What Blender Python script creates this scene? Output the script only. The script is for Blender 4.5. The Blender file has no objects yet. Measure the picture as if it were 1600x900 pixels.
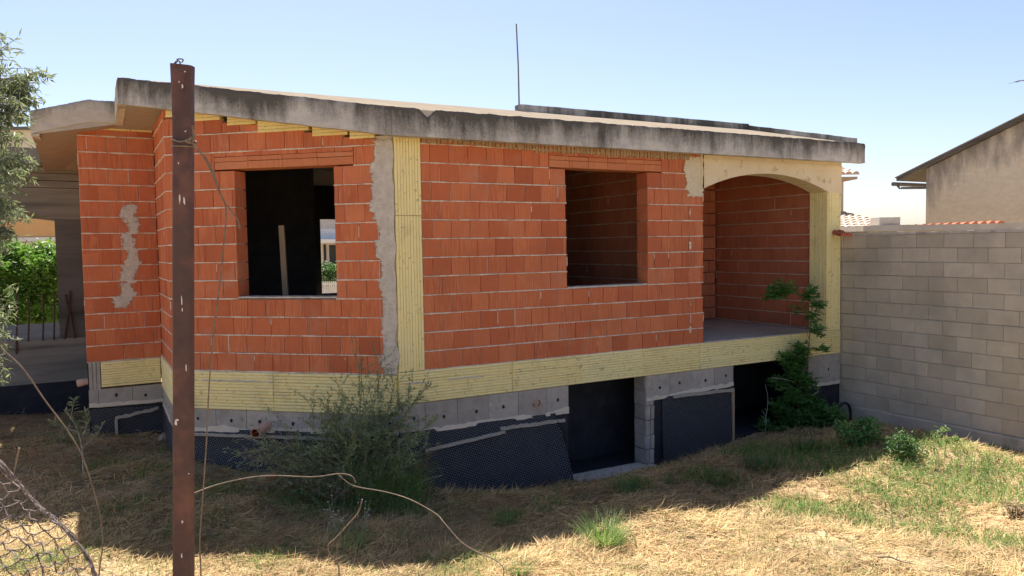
import bpy, bmesh, math, random
import numpy as np
from mathutils import Vector, noise as mnoise
random.seed(7); rng = np.random.default_rng(11)
scene = bpy.context.scene
COL = scene.collection
R = math.radians

# ------------------------------------------------------------------ camera
F = 1200.0; PH = 0.0157; TH = math.atan(64/1200)
EYE = np.array([0, 0, 3.1])
_r = np.array([1., 0, 0]); FW = np.array([0, math.cos(TH), -math.sin(TH)]); _u = np.array([0, math.sin(TH), math.cos(TH)])
CR = math.cos(PH)*_r - math.sin(PH)*_u; CU = math.sin(PH)*_r + math.cos(PH)*_u
from mathutils import Matrix
cam = bpy.data.cameras.new('camera'); cam.sensor_width = 36; cam.lens = 36*F/1600; cam.clip_end = 2000; cam.clip_start = .05
co = bpy.data.objects.new('camera', cam); COL.objects.link(co); scene.camera = co
M = Matrix.Identity(4)
for i in range(3):
    M[i][0] = CR[i]; M[i][1] = CU[i]; M[i][2] = -FW[i]; M[i][3] = EYE[i]
co.matrix_world = M
scene.render.resolution_x = 1024; scene.render.resolution_y = 576

def ray(x, y): return (x-800)/F*CR + (450-y)/F*CU + FW
def aty(x, y, Y): d = ray(x, y); return EYE + d*(Y/d[1])

# house frame: x along the long front, y into the house
YAW = R(28.8); HO = np.array([-1.587, 10.5, 0.])
HU = np.array([math.cos(YAW), math.sin(YAW), 0]); HV = np.array([-math.sin(YAW), math.cos(YAW), 0])
def W(a, b, z): return HO + a*HU + b*HV + np.array([0, 0, z])
def loc(P): d = np.array(P)-HO; return (d@HU, d@HV, P[2])
B = R(42); DX, DY = -math.cos(B), math.sin(B); NX, NY = -math.sin(B), -math.cos(B)
LB = 3.55; D = (DX*LB, DY*LB); E_ = (D[0], 4.3); F_ = (-3.76, 4.3)

# ------------------------------------------------------------------ ground height
def nz(x, y, s, seed=0.): return mnoise.noise(Vector((x*s+seed, y*s-seed*.7, seed)))
POLY = [(-9, 4.3, .1), (-3.8, 4.3, .12), (-2.64, 4.2, 0.), (-2.64, 2.4, .06), (-1.2, 1.1, -.10), (0, 0, -.26), (1.4, 0, -.50), (2.9, 0, -.62), (4.4, 0, -.62), (6.2, 0, -.42), (8.2, 0, -.34), (9.1, 0, -.30), (9.1, -3.4, -.27), (9.1, -9, .0)]
_pw = [(W(a, b, 0)[:2], z) for a, b, z in POLY]
SA = np.array([p[0] for p in _pw[:-1]]); SB = np.array([p[0] for p in _pw[1:]]); ZA = np.array([p[1] for p in _pw[:-1]]); ZB = np.array([p[1] for p in _pw[1:]])
def ground_arr(X, Y, detail=True):
    X = np.asarray(X, float); Y = np.asarray(Y, float)
    P = np.stack([X, Y], -1)[..., None, :]
    AB = SB-SA; t = ((P-SA)*AB).sum(-1)/(AB*AB).sum(-1); t = np.clip(t, 0, 1)
    q = SA+AB*t[..., None]; d = np.sqrt(((P-q)**2).sum(-1)); k = d.argmin(-1)
    dm = np.take_along_axis(d, k[..., None], -1)[..., 0]; tk = np.take_along_axis(t, k[..., None], -1)[..., 0]
    zt = ZA[k]*(1-tk)+ZB[k]*tk
    dist = np.sqrt(X**2+Y**2)
    rise = np.clip((7.2-Y)/6, 0, 1); rise = rise*rise*(3-2*rise)
    base = -.08+1.3*rise*np.clip(1-(np.abs(X)-6)/14, 0, 1)
    mid = -.10*np.exp(-((Y-9)/1.5)**2)
    w = np.exp(-(dm/1.0)**2)
    out = (base+mid)*(1-w)+zt*w
    # low humps of mown hay
    hump = lambda cx, cy, s, h: h*np.exp(-((X-cx)**2+(Y-cy)**2)/s**2)
    out = out+hump(6.6, 11.6, .8, .16)+hump(-3.3, 9.3, .9, .10)+hump(4.2, 11.3, .7, .08)+hump(1.4, 8.9, .8, .06)+hump(-2.8, 8.0, .7, .05)
    if detail:
        out = out+.05*np.sin(X*1.9+.6*Y)*np.sin(Y*2.3-.5*X)+.022*np.sin(X*5.1+Y*2.2)*np.sin(Y*6.3+1.3)+.012*np.sin(X*13+Y*4)*np.sin(Y*11-X*5)
    return out
def g(x, y): return float(ground_arr(np.array([x]), np.array([y]))[0])
def at(px, py):            # a point of the ground seen at a place of the photograph
    d = ray(px, py); lo = 3.
    ts = np.arange(3, 30, .03); P = EYE[None]+d[None]*(ts/d[1])[:, None]
    k = np.argmax(P[:, 2] < ground_arr(P[:, 0], P[:, 1]))
    return P[k]

# ------------------------------------------------------------------ materials
def mat(name, rough=.9, spec=.25):
    m = bpy.data.materials.new(name); m.use_nodes = True; nt = m.node_tree
    b = nt.nodes['Principled BSDF']; b.inputs['Roughness'].default_value = rough; b.inputs['Specular IOR Level'].default_value = spec
    return m, nt, b
def node(nt, t, **k):
    n = nt.nodes.new(t)
    for a, v in k.items(): setattr(n, a, v)
    return n
def L(nt, a, b): nt.links.new(a, b)
def setin(nt, inp, v):
    if hasattr(v, 'links') or isinstance(v, bpy.types.NodeSocket): L(nt, v, inp)
    else: inp.default_value = (*v, 1) if isinstance(v, tuple) and len(v) == 3 and inp.type == 'RGBA' else v
def coord(nt, stretch=(1, 1, 1), kind='Object'):
    t = node(nt, 'ShaderNodeTexCoord'); mp = node(nt, 'ShaderNodeMapping'); mp.inputs['Scale'].default_value = stretch
    L(nt, t.outputs[kind], mp.inputs[0]); return mp.outputs[0]
def noise(nt, scale, detail=4, stretch=(1, 1, 1), rough=.55, c=None):
    n = node(nt, 'ShaderNodeTexNoise'); n.inputs['Scale'].default_value = scale; n.inputs['Detail'].default_value = detail; n.inputs['Roughness'].default_value = rough
    L(nt, c if c is not None else coord(nt, stretch), n.inputs['Vector']); return n.outputs['Fac']
def ramp(nt, fac, *stops):
    r = node(nt, 'ShaderNodeValToRGB'); e = r.color_ramp.elements
    while len(e) < len(stops): e.new(.5)
    for el, (p, c) in zip(e, stops): el.position = p; el.color = (*c, 1) if isinstance(c, tuple) else (c, c, c, 1)
    L(nt, fac, r.inputs[0]); return r.outputs[0]
def mix(nt, fac, a, b, mode='MIX'):
    n = node(nt, 'ShaderNodeMix', data_type='RGBA', blend_type=mode)
    setin(nt, n.inputs[0], fac); setin(nt, n.inputs[6], a); setin(nt, n.inputs[7], b); return n.outputs[2]
def mth(nt, op, a, b=0., c=0.):
    n = node(nt, 'ShaderNodeMath', operation=op)
    for i, v in enumerate((a, b, c)): setin(nt, n.inputs[i], v)
    return n.outputs[0]
def attr(nt, name, out='Color'): n = node(nt, 'ShaderNodeAttribute', attribute_name=name); return n.outputs[out]
def bump(nt, b, h, strength=.5, dist=.01):
    n = node(nt, 'ShaderNodeBump'); n.inputs['Strength'].default_value = strength; n.inputs['Distance'].default_value = dist
    setin(nt, n.inputs['Height'], h); L(nt, n.outputs[0], b.inputs['Normal'])
def sepxyz(nt, c): n = node(nt, 'ShaderNodeSeparateXYZ'); L(nt, c, n.inputs[0]); return n.outputs

MT = {}
def M_brick(name, dark, mid, lite):
    m, nt, b = mat(name, .92, .15)
    t = attr(nt, 'tint', 'Fac'); n = noise(nt, 9, 6); n2 = noise(nt, 55, 3, (1, 1, .06)); n3 = noise(nt, 2.1, 5)
    c = ramp(nt, t, (0, dark), (.5, mid), (1, lite))
    c = mix(nt, ramp(nt, n, (.35, 0.), (.75, .55)), c, mix(nt, .5, c, dark))
    c = mix(nt, mth(nt, 'MULTIPLY', ramp(nt, n2, (.42, 0.), (.62, .8)), ramp(nt, mth(nt, 'FRACT', mth(nt, 'MULTIPLY', t, 7.3)), (.45, .15), (.6, 1.))), c, lite)
    c = mix(nt, ramp(nt, n3, (.57, 0.), (.8, .4)), c, (.50, .34, .25)); c = mix(nt, ramp(nt, noise(nt, 26, 6), (.62, 0.), (.72, .5)), c, dark); c = mix(nt, ramp(nt, noise(nt, 11, 8, rough=.75), (.64, 0.), (.7, .55)), c, (.60, .50, .42))       # cement dust
    c = mix(nt, ramp(nt, noise(nt, .9, 6, rough=.65), (.48, 0.), (.68, .38)), c, (dark[0]*.75, dark[1]*.85, dark[2]*.95))
    L(nt, c, b.inputs['Base Color'])
    hgt = mth(nt, 'ADD', mth(nt, 'MULTIPLY', noise(nt, 40, 5), .6), mth(nt, 'MULTIPLY', n2, .9)); bump(nt, b, hgt, .6, .008)
    MT[name] = m
M_brick('brick', (.43, .115, .054), (.55, .158, .070), (.65, .225, .105))
M_brick('brick_soft', (.44, .135, .075), (.54, .18, .095), (.60, .22, .12))
M_brick('lintel_clay', (.50, .17, .08), (.56, .20, .095), (.62, .25, .12))

def M_plain(name, a, c2, scale=6, rough=.92, bs=.4, bd=.008, spec=.2, stretch=(1, 1, 1), spots=None, fine=70, vary=0.):
    m, nt, b = mat(name, rough, spec)
    n = noise(nt, scale, 7, stretch, .65); c = ramp(nt, n, (.3, a), (.72, c2))
    if spots:
        col, sc, lo, hi = spots
        c = mix(nt, ramp(nt, noise(nt, sc, 5, stretch), (lo, 0.), (hi, 1.)), c, col)
    if vary: c = mix(nt, mth(nt, 'MULTIPLY', attr(nt, 'tint', 'Fac'), vary), c, (a[0]*.62, a[1]*.62, a[2]*.60)); c = mix(nt, ramp(nt, noise(nt, 34, 6, rough=.7), (.60, 0.), (.70, .45)), c, (a[0]*.5, a[1]*.5, a[2]*.5))
    L(nt, c, b.inputs['Base Color'])
    bump(nt, b, mth(nt, 'ADD', n, mth(nt, 'MULTIPLY', noise(nt, fine, 4), .5)), bs, bd); MT[name] = m
M_plain('mortar', (.58, .51, .42), (.76, .69, .58), 22, bs=.8)
M_plain('cement', (.48, .44, .38), (.66, .61, .54), 9, bs=.8, bd=.015, spots=((.28, .26, .23), 4, .55, .75))
M_plain('cement_pale', (.56, .51, .42), (.70, .64, .54), 7, bs=.8, bd=.015)
M_plain('block', (.38, .35, .32), (.52, .485, .44), 7, bs=.9, bd=.012, spots=((.26, .245, .225), 3, .55, .8), vary=.5)
M_plain('block_tan', (.56, .485, .38), (.68, .60, .485), 3.5, bs=.7, bd=.012, spots=((.45, .40, .325), 1.3, .48, .75), vary=.42)
M_plain('footing', (.46, .40, .32), (.60, .53, .43), 3, bs=.6, spots=((.22, .21, .19), 2, .55, .75))
M_plain('slab', (.42, .38, .32), (.56, .52, .45), 2.5, bs=.5)
M_plain('roof_top', (.16, .14, .11), (.23, .20, .155), 3, bs=.2, spec=0.)
M_plain('soffit', (.33, .28, .23), (.44, .38, .31), 5, bs=.5, stretch=(1, 5, 1), spots=((.44, .26, .16), 3, .55, .65))
M_plain('dark_concrete', (.10, .095, .085), (.17, .16, .145), 3, bs=.5, stretch=(.3, .3, 3), spots=((.06, .058, .055), 1.5, .5, .75))
M_plain('old_concrete', (.20, .19, .165), (.30, .285, .25), 3, bs=.5, stretch=(.4, .4, 4), spots=((.10, .095, .085), 1.5, .5, .75))
M_plain('bitumen', (.020, .022, .030), (.040, .042, .052), 4, .75, bs=.5, spots=((.07, .07, .07), 2, .6, .8))
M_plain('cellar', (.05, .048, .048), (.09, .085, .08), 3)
M_plain('batten', (.30, .275, .24), (.44, .41, .37), 8, stretch=(1, 1, 8))
M_plain('pvc', (.55, .33, .25), (.68, .45, .36), 6, .6, bs=.1)
M_plain('pvc_in', (.30, .06, .03), (.38, .09, .05), 6, .6, bs=.1)
M_plain('wood', (.34, .25, .16), (.48, .37, .25), 6, stretch=(6, 6, .6))
M_plain('rust', (.060, .032, .030), (.105, .050, .040), 14, .62, bs=.5, bd=.003, spec=.4, spots=((.15, .065, .047), 7, .5, .68))
M_plain('rebar', (.06, .04, .033), (.12, .075, .055), 20, .8)
M_plain('rod', (.14, .14, .15), (.22, .22, .23), 20, .5, spec=.5)
M_plain('wire', (.11, .085, .06), (.24, .18, .13), 30, .7)
M_plain('wire_pale', (.15, .115, .085), (.25, .195, .15), 30, .7)
M_plain('net', (.08, .065, .06), (.24, .20, .185), 40, .8)
M_plain('hose', (.012, .012, .013), (.025, .025, .027), 10, .45, spec=.4)
M_plain('paint_fleck', (.62, .55, .52), (.72, .66, .62), 30, .6)
M_plain('twig', (.16, .12, .08), (.30, .24, .17), 20)
M_plain('twig_grey', (.30, .29, .24), (.46, .44, .37), 20)
M_plain('bark', (.10, .08, .06), (.22, .18, .14), 12, bs=.9)
M_plain('roof_tile', (.40, .27, .20), (.52, .40, .32), 9, bs=.4, spots=((.60, .52, .44), 14, .5, .7))
M_plain('red_tile', (.42, .11, .06), (.52, .17, .09), 9, bs=.4)
M_plain('render_far', (.47, .40, .30), (.58, .505, .39), 1.1, bs=.2, spots=((.33, .28, .20), .6, .55, .75))
M_plain('cream', (.66, .60, .46), (.72, .66, .52), 2, bs=.1)
M_plain('orange_wall', (.64, .36, .15), (.70, .42, .19), 2, bs=.1)
M_plain('white_wall', (.72, .70, .66), (.80, .78, .74), 3, bs=.1)
M_plain('stone_pale', (.50, .46, .40), (.60, .56, .5), 5, bs=.3)
M_plain('stone', (.30, .22, .15), (.42, .32, .23), 9)
M_plain('drip', (.36, .23, .13), (.50, .36, .22), 14, bs=.8)
M_plain('grey_metal', (.10, .10, .11), (.18, .18, .19), 6, .5)
M_plain('glass_dark', (.02, .025, .03), (.04, .045, .05), 2, .15, bs=0.)

def M_stained(name, lo, hi, black, amount):     # weathered concrete fascia: lichen along the top and streaks running down
    m, nt, b = mat(name, .93, .15)
    h = attr(nt, 'h', 'Fac'); c = ramp(nt, noise(nt, 5, 7, (1, 1, 2)), (.3, lo), (.7, hi))
    streak = noise(nt, 3.6, 7, (1, 1, .22), .7); blot = noise(nt, 1.3, 4, (1, 1, .4)); sp = noise(nt, 42, 4)
    k = mth(nt, 'ADD', mth(nt, 'MULTIPLY', h, .56), mth(nt, 'MULTIPLY', streak, 1.25))
    k = mth(nt, 'ADD', k, mth(nt, 'MULTIPLY', blot, 1.5)); k = mth(nt, 'ADD', k, mth(nt, 'MULTIPLY', sp, .35))
    f = ramp(nt, mth(nt, 'MULTIPLY', k, .375), (.58-amount, 0.), (.78-amount, .93))
    c = mix(nt, f, c, black); c = mix(nt, ramp(nt, noise(nt, 90, 2), (.55, 0.), (.75, .35)), c, black)
    L(nt, c, b.inputs['Base Color']); bump(nt, b, mth(nt, 'ADD', noise(nt, 30, 6), mth(nt, 'MULTIPLY', streak, .5)), .7, .012); MT[name] = m
M_stained('fascia', (.44, .425, .395), (.60, .58, .54), (.075, .069, .06), .005)
M_stained('fascia_clean', (.50, .455, .385), (.62, .57, .49), (.17, .15, .125), -.07)
M_stained('wall_stain', (.64, .54, .38), (.74, .64, .47), (.24, .21, .17), -.03)

def M_clay_yellow():
    m, nt, b = mat('yellow_clay', .88, .2)
    t = attr(nt, 'tint', 'Fac'); c = ramp(nt, t, (0, (.80, .65, .27)), (.5, (.88, .755, .36)), (1, (.90, .80, .43)))
    c = mix(nt, ramp(nt, noise(nt, 5, 6), (.45, 0.), (.75, .6)), c, (.88, .80, .46))
    c = mix(nt, ramp(nt, noise(nt, 16, 6), (.60, 0.), (.70, .75)), c, (.45, .36, .20)); c = mix(nt, ramp(nt, noise(nt, 2.6, 7, rough=.7), (.55, 0.), (.72, .45)), c, (.50, .41, .22))
    L(nt, c, b.inputs['Base Color']); bump(nt, b, noise(nt, 60, 4), .3, .004); MT['yellow_clay'] = m
M_clay_yellow()
M_plain('arch_plaster', (.70, .57, .36), (.80, .69, .48), 3, bs=.5, spots=((.48, .37, .21), 6, .58, .72))

def M_membrane():
    m, nt, b = mat('membrane', .42, .5)
    c = coord(nt, (1, 1, 1), 'UV'); x, y, _ = sepxyz(nt, c)
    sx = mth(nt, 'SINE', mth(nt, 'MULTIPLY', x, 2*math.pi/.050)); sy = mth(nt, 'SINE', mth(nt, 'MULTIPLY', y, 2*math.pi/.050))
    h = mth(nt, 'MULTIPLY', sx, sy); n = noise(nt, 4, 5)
    col = mix(nt, ramp(nt, h, (.2, 0.), (.8, 1.)), (.014, .017, .026), (.17, .19, .225))  # dimple tops coloured paler to paint in the glints of the sky
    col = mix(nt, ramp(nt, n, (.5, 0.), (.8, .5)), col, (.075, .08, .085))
    L(nt, col, b.inputs['Base Color']); L(nt, ramp(nt, n, (.3, .35), (.8, .6)), b.inputs['Roughness'])
    bump(nt, b, h, .9, .010); MT['membrane'] = m
M_membrane()

def M_leaf(name, a, c2, trans=.35, rough=.5):
    m, nt, b = mat(name, rough, .35)
    c = ramp(nt, attr(nt, 'tint', 'Fac'), (0, a), (1, c2)); L(nt, c, b.inputs['Base Color'])
    tr = node(nt, 'ShaderNodeBsdfTranslucent'); L(nt, mix(nt, 1., c, (.95, 1.0, .65), 'MULTIPLY'), tr.inputs[0])
    ms = node(nt, 'ShaderNodeMixShader'); ms.inputs[0].default_value = trans
    L(nt, b.outputs[0], ms.inputs[1]); L(nt, tr.outputs[0], ms.inputs[2]); L(nt, ms.outputs[0], nt.nodes['Material Output'].inputs[0]); MT[name] = m
M_leaf('leaf_shrub', (.12, .18, .09), (.32, .41, .23))
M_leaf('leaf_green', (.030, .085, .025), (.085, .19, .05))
M_leaf('leaf_dark', (.05, .15, .05), (.17, .36, .11))
M_leaf('leaf_hedge', (.07, .17, .03), (.20, .36, .07), .45)
M_leaf('leaf_olive', (.13, .165, .105), (.30, .345, .235), .42)
M_leaf('leaf_tuft', (.10, .20, .05), (.24, .36, .12), .4)
M_leaf('leaf_climber', (.06, .18, .05), (.20, .42, .12), .4)
M_leaf('straw_dark', (.16, .115, .065), (.30, .23, .14), .2, .8)
def M_blade(name, trans):
    m, nt, b = mat(name, .75, .2); c = attr(nt, 'col'); L(nt, c, b.inputs['Base Color'])
    tr = node(nt, 'ShaderNodeBsdfTranslucent'); L(nt, c, tr.inputs[0]); ms = node(nt, 'ShaderNodeMixShader'); ms.inputs[0].default_value = trans
    L(nt, b.outputs[0], ms.inputs[1]); L(nt, tr.outputs[0], ms.inputs[2]); L(nt, ms.outputs[0], nt.nodes['Material Output'].inputs[0]); MT[name] = m
M_blade('blade', .38)
def M_ground():
    m, nt, b = mat('soil', .97, .1)
    n = noise(nt, 1.2, 6); f = noise(nt, 26, 6, (1, 2.2, 1))
    c = ramp(nt, f, (.3, (.22, .16, .09)), (.55, (.46, .34, .19)), (.75, (.62, .48, .28)))
    c = mix(nt, ramp(nt, n, (.45, 0.), (.62, .8)), c, (.15, .115, .065)); L(nt, c, b.inputs['Base Color'])
    bump(nt, b, f, .9, .03); MT['soil'] = m
M_ground()

def M_feather(name, a, c2):
    m, nt, b = mat(name, .95, .15); n = noise(nt, 12, 8, rough=.7)
    L(nt, ramp(nt, n, (.3, a), (.7, c2)), b.inputs['Base Color']); bump(nt, b, noise(nt, 26, 7), .9, .02)
    k = mth(nt, 'ADD', attr(nt, 'edge', 'Fac'), mth(nt, 'MULTIPLY', mth(nt, 'SUBTRACT', noise(nt, 17, 8, rough=.72), .5), 2.6))
    tr = node(nt, 'ShaderNodeBsdfTransparent'); ms = node(nt, 'ShaderNodeMixShader'); L(nt, ramp(nt, k, (.42, 0.), (.66, 1.)), ms.inputs[0])
    L(nt, tr.outputs[0], ms.inputs[1]); L(nt, b.outputs[0], ms.inputs[2]); L(nt, ms.outputs[0], nt.nodes['Material Output'].inputs[0]); MT[name] = m
M_feather('cement_smear', (.44, .40, .345), (.66, .61, .54))
M_feather('plaster_smear', (.62, .52, .36), (.76, .66, .48))

# ------------------------------------------------------------------ mesh builder
class MB:
    def __init__(s): s.v = []; s.f = []; s.t = []; s.mi = []
    def face(s, pts, t=.5, mi=0):
        k = len(s.v); s.v += [tuple(p) for p in pts]; s.f.append(tuple(range(k, k+len(pts)))); s.t.append(t); s.mi.append(mi)
    def raw(s, vs, fs, t=.5, mi=0):
        k = len(s.v); s.v += [tuple(p) for p in vs]
        for f in fs: s.f.append(tuple(i+k for i in f)); s.t.append(t); s.mi.append(mi)
    def box(s, x0, x1, y0, y1, z0, z1, fn=None, t=.5, mi=0, j=0.):
        fn = fn or (lambda a, b, c: (a, b, c)); r = lambda: random.uniform(-j, j) if j else 0
        vs = [fn(x+r(), y+r(), z+r()) for x in (x0, x1) for y in (y0, y1) for z in (z0, z1)]
        s.raw(vs, [(0, 1, 3, 2), (4, 6, 7, 5), (0, 4, 5, 1), (2, 3, 7, 6), (0, 2, 6, 4), (1, 5, 7, 3)], t, mi)
    def brick(s, s0, s1, t0, t1, z0, z1, fn, t=.5, c=.006, j=.003, mi=0):
        # box whose front (t1) has worn, chamfered edges
        r = lambda: random.uniform(-j, j)
        dt = random.uniform(-.005, .003)
        bk = [fn(a, t0, z) for a, z in ((s0, z0), (s1, z0), (s1, z1), (s0, z1))]
        cs = ((s0+r(), z0+r()), (s1+r(), z0+r()), (s1+r(), z1+r()), (s0+r(), z1+r()))
        cx, cz = (s0+s1)/2, (z0+z1)/2
        md = [fn(a, t1-c+dt, z) for a, z in cs]
        fr = [fn(a+(c if a < cx else -c), t1+dt+r()*.5, z+(c if z < cz else -c)) for a, z in cs]
        fs = [(0, 1, 2, 3), (8, 9, 10, 11)]
        for i in range(4):
            k = (i+1) % 4; fs += [(i, k, 4+k, 4+i), (4+i, 4+k, 8+k, 8+i)]
        s.raw(bk+md+fr, fs, t, mi)
    def tube(s, pts, r0, r1=None, n=5, t=.5, mi=0, cap=True):
        pts = [Vector(p) for p in pts]; r1 = r0 if r1 is None else r1; k0 = len(s.v); m = len(pts)
        up = Vector((.13, .21, .97))
        for i, p in enumerate(pts):
            d = (pts[min(i+1, m-1)]-pts[max(i-1, 0)])
            if d.length < 1e-9: d = Vector((0, 0, 1))
            d.normalize(); a = d.cross(up)
            if a.length < .05: a = d.cross(Vector((1, 0, 0)))
            a.normalize(); b = d.cross(a); r = r0+(r1-r0)*i/max(1, m-1)
            for q in range(n):
                w = 2*math.pi*q/n; s.v.append(tuple(p+a*(r*math.cos(w))+b*(r*math.sin(w))))
        for i in range(m-1):
            for q in range(n):
                q2 = (q+1) % n; s.f.append((k0+i*n+q, k0+i*n+q2, k0+(i+1)*n+q2, k0+(i+1)*n+q)); s.t.append(t); s.mi.append(mi)
        if cap:
            s.f.append(tuple(range(k0, k0+n))); s.t.append(t); s.mi.append(mi)
            s.f.append(tuple(range(k0+(m-1)*n, k0+m*n))); s.t.append(t); s.mi.append(mi)
    def leaf(s, p, d, nrm, ln, wd, t=.5, mi=0):
        p = Vector(p); d = Vector(d).normalized(); sd = d.cross(Vector(nrm))
        if sd.length < 1e-4: sd = d.cross(Vector((.3, .5, .8)))
        sd.normalize(); n2 = sd.cross(d)
        s.raw([p, p+d*ln*.45+sd*wd*.5+n2*wd*.12, p+d*ln-n2*ln*.08, p+d*ln*.45-sd*wd*.5+n2*wd*.12], [(0, 1, 2), (0, 2, 3)], t, mi)
    def build(s, name, mats, parent=None, smooth=False, kind=None):
        me = bpy.data.meshes.new(name); me.from_pydata(s.v, [], s.f)
        for m in (mats if isinstance(mats, (list, tuple)) else [mats]): me.materials.append(MT[m])
        a = me.attributes.new('tint', 'FLOAT', 'FACE'); a.data.foreach_set('value', np.array(s.t, np.float32))
        me.polygons.foreach_set('material_index', np.array(s.mi, np.int32))
        if smooth: me.polygons.foreach_set('use_smooth', np.ones(len(s.f), bool))
        me.update(); o = bpy.data.objects.new(name, me); COL.objects.link(o)
        if parent: o.parent = parent
        if kind: o['kind'] = kind
        return o
def tag(o, label, cat, group=None):
    o['label'] = label; o['category'] = cat
    if group: o['group'] = group
    return o
def thing(name, label, cat, loc=(0, 0, 0), rz=0, group=None):
    o = bpy.data.objects.new(name, None); COL.objects.link(o); o.location = loc; o.rotation_euler = (0, 0, rz); return tag(o, label, cat, group)
def smoothpath(pts, n=6):
    P = [np.array(p, float) for p in pts]; P = [2*P[0]-P[1]]+P+[2*P[-1]-P[-2]]; out = []
    for i in range(1, len(P)-2):
        for k in range(n):
            t = k/n; a, b, c, d = P[i-1:i+3]
            out.append(.5*((2*b)+(-a+c)*t+(2*a-5*b+4*c-d)*t*t+(-a+3*b-3*c+d)*t**3))
    return out+[P[-2]]
def rnd(a, b): return random.uniform(a, b)

# ------------------------------------------------------------------ setting: ground
def axis(lo, hi, dlo, dhi, step):
    a = list(np.arange(dlo, dhi, step)); s = step; x = dlo
    while x > lo: s *= 1.35; x -= s; a.insert(0, x)
    s = step; x = a[-1]
    while x < hi: s *= 1.35; x += s; a.append(x)
    return np.array(a)
gx = axis(-400, 400, -8, 11, .09); gy = axis(-60, 900, 1.5, 17, .09)
GX, GY = np.meshgrid(gx, gy); GZ = ground_arr(GX, GY)
_a = (GX-HO[0])*HU[0]+(GY-HO[1])*HU[1]; _b = (GX-HO[0])*HV[0]+(GY-HO[1])*HV[1]
GZ = np.where((_b > .22) & (_b < 8.8) & (_a > -2.5) & (_a < 8.95) & (_a*math.sin(B)+_b*math.cos(B) > .2), GZ-1.0, GZ)
nxv = len(gx); V = np.stack([GX.ravel(), GY.ravel(), GZ.ravel()], 1)
idx = np.arange(len(V)).reshape(GX.shape)
Q = np.stack([idx[:-1, :-1], idx[:-1, 1:], idx[1:, 1:], idx[1:, :-1]], -1).reshape(-1, 4)
def np_mesh(name, V, Q, mt, parent=None, col=None, tint=None, smooth=False):
    me = bpy.data.meshes.new(name); n = Q.shape[1]
    me.vertices.add(len(V)); me.vertices.foreach_set('co', V.astype(np.float32).ravel())
    me.loops.add(Q.size); me.loops.foreach_set('vertex_index', Q.astype(np.int32).ravel())
    me.polygons.add(len(Q)); me.polygons.foreach_set('loop_start', (np.arange(len(Q))*n).astype(np.int32))
    if smooth: me.polygons.foreach_set('use_smooth', np.ones(len(Q), bool))
    me.materials.append(MT[mt])
    if col is not None:
        a = me.attributes.new('col', 'FLOAT_COLOR', 'POINT'); a.data.foreach_set('color', np.concatenate([col, np.ones((len(col), 1))], 1).astype(np.float32).ravel())
    if tint is not None:
        a = me.attributes.new('tint', 'FLOAT', 'POINT'); a.data.foreach_set('value', tint.astype(np.float32))
    me.update(calc_edges=True); me.validate()
    o = bpy.data.objects.new(name, me); COL.objects.link(o)
    if parent: o.parent = parent
    return o
o = np_mesh('ground', V, Q, 'soil', smooth=True); o['kind'] = 'structure'

# ------------------------------------------------------------------ the house
house = thing('brick_house', 'unfinished single storey house of bare red hollow bricks with a concrete slab roof', 'house', tuple(HO), YAW)
RZB = lambda v: 4.60+.233*(min(v, 2.7)+.25)          # underside of the roof over the front
def rooftop(u, v):
    z = 4.96+.233*(v+.25)
    if v > 2.7: z = 5.647-.10*(v-2.7)
    return min(z, 5.29+.295*(u+4.36) if v < 9 and u < -2.4 else 9)

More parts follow.
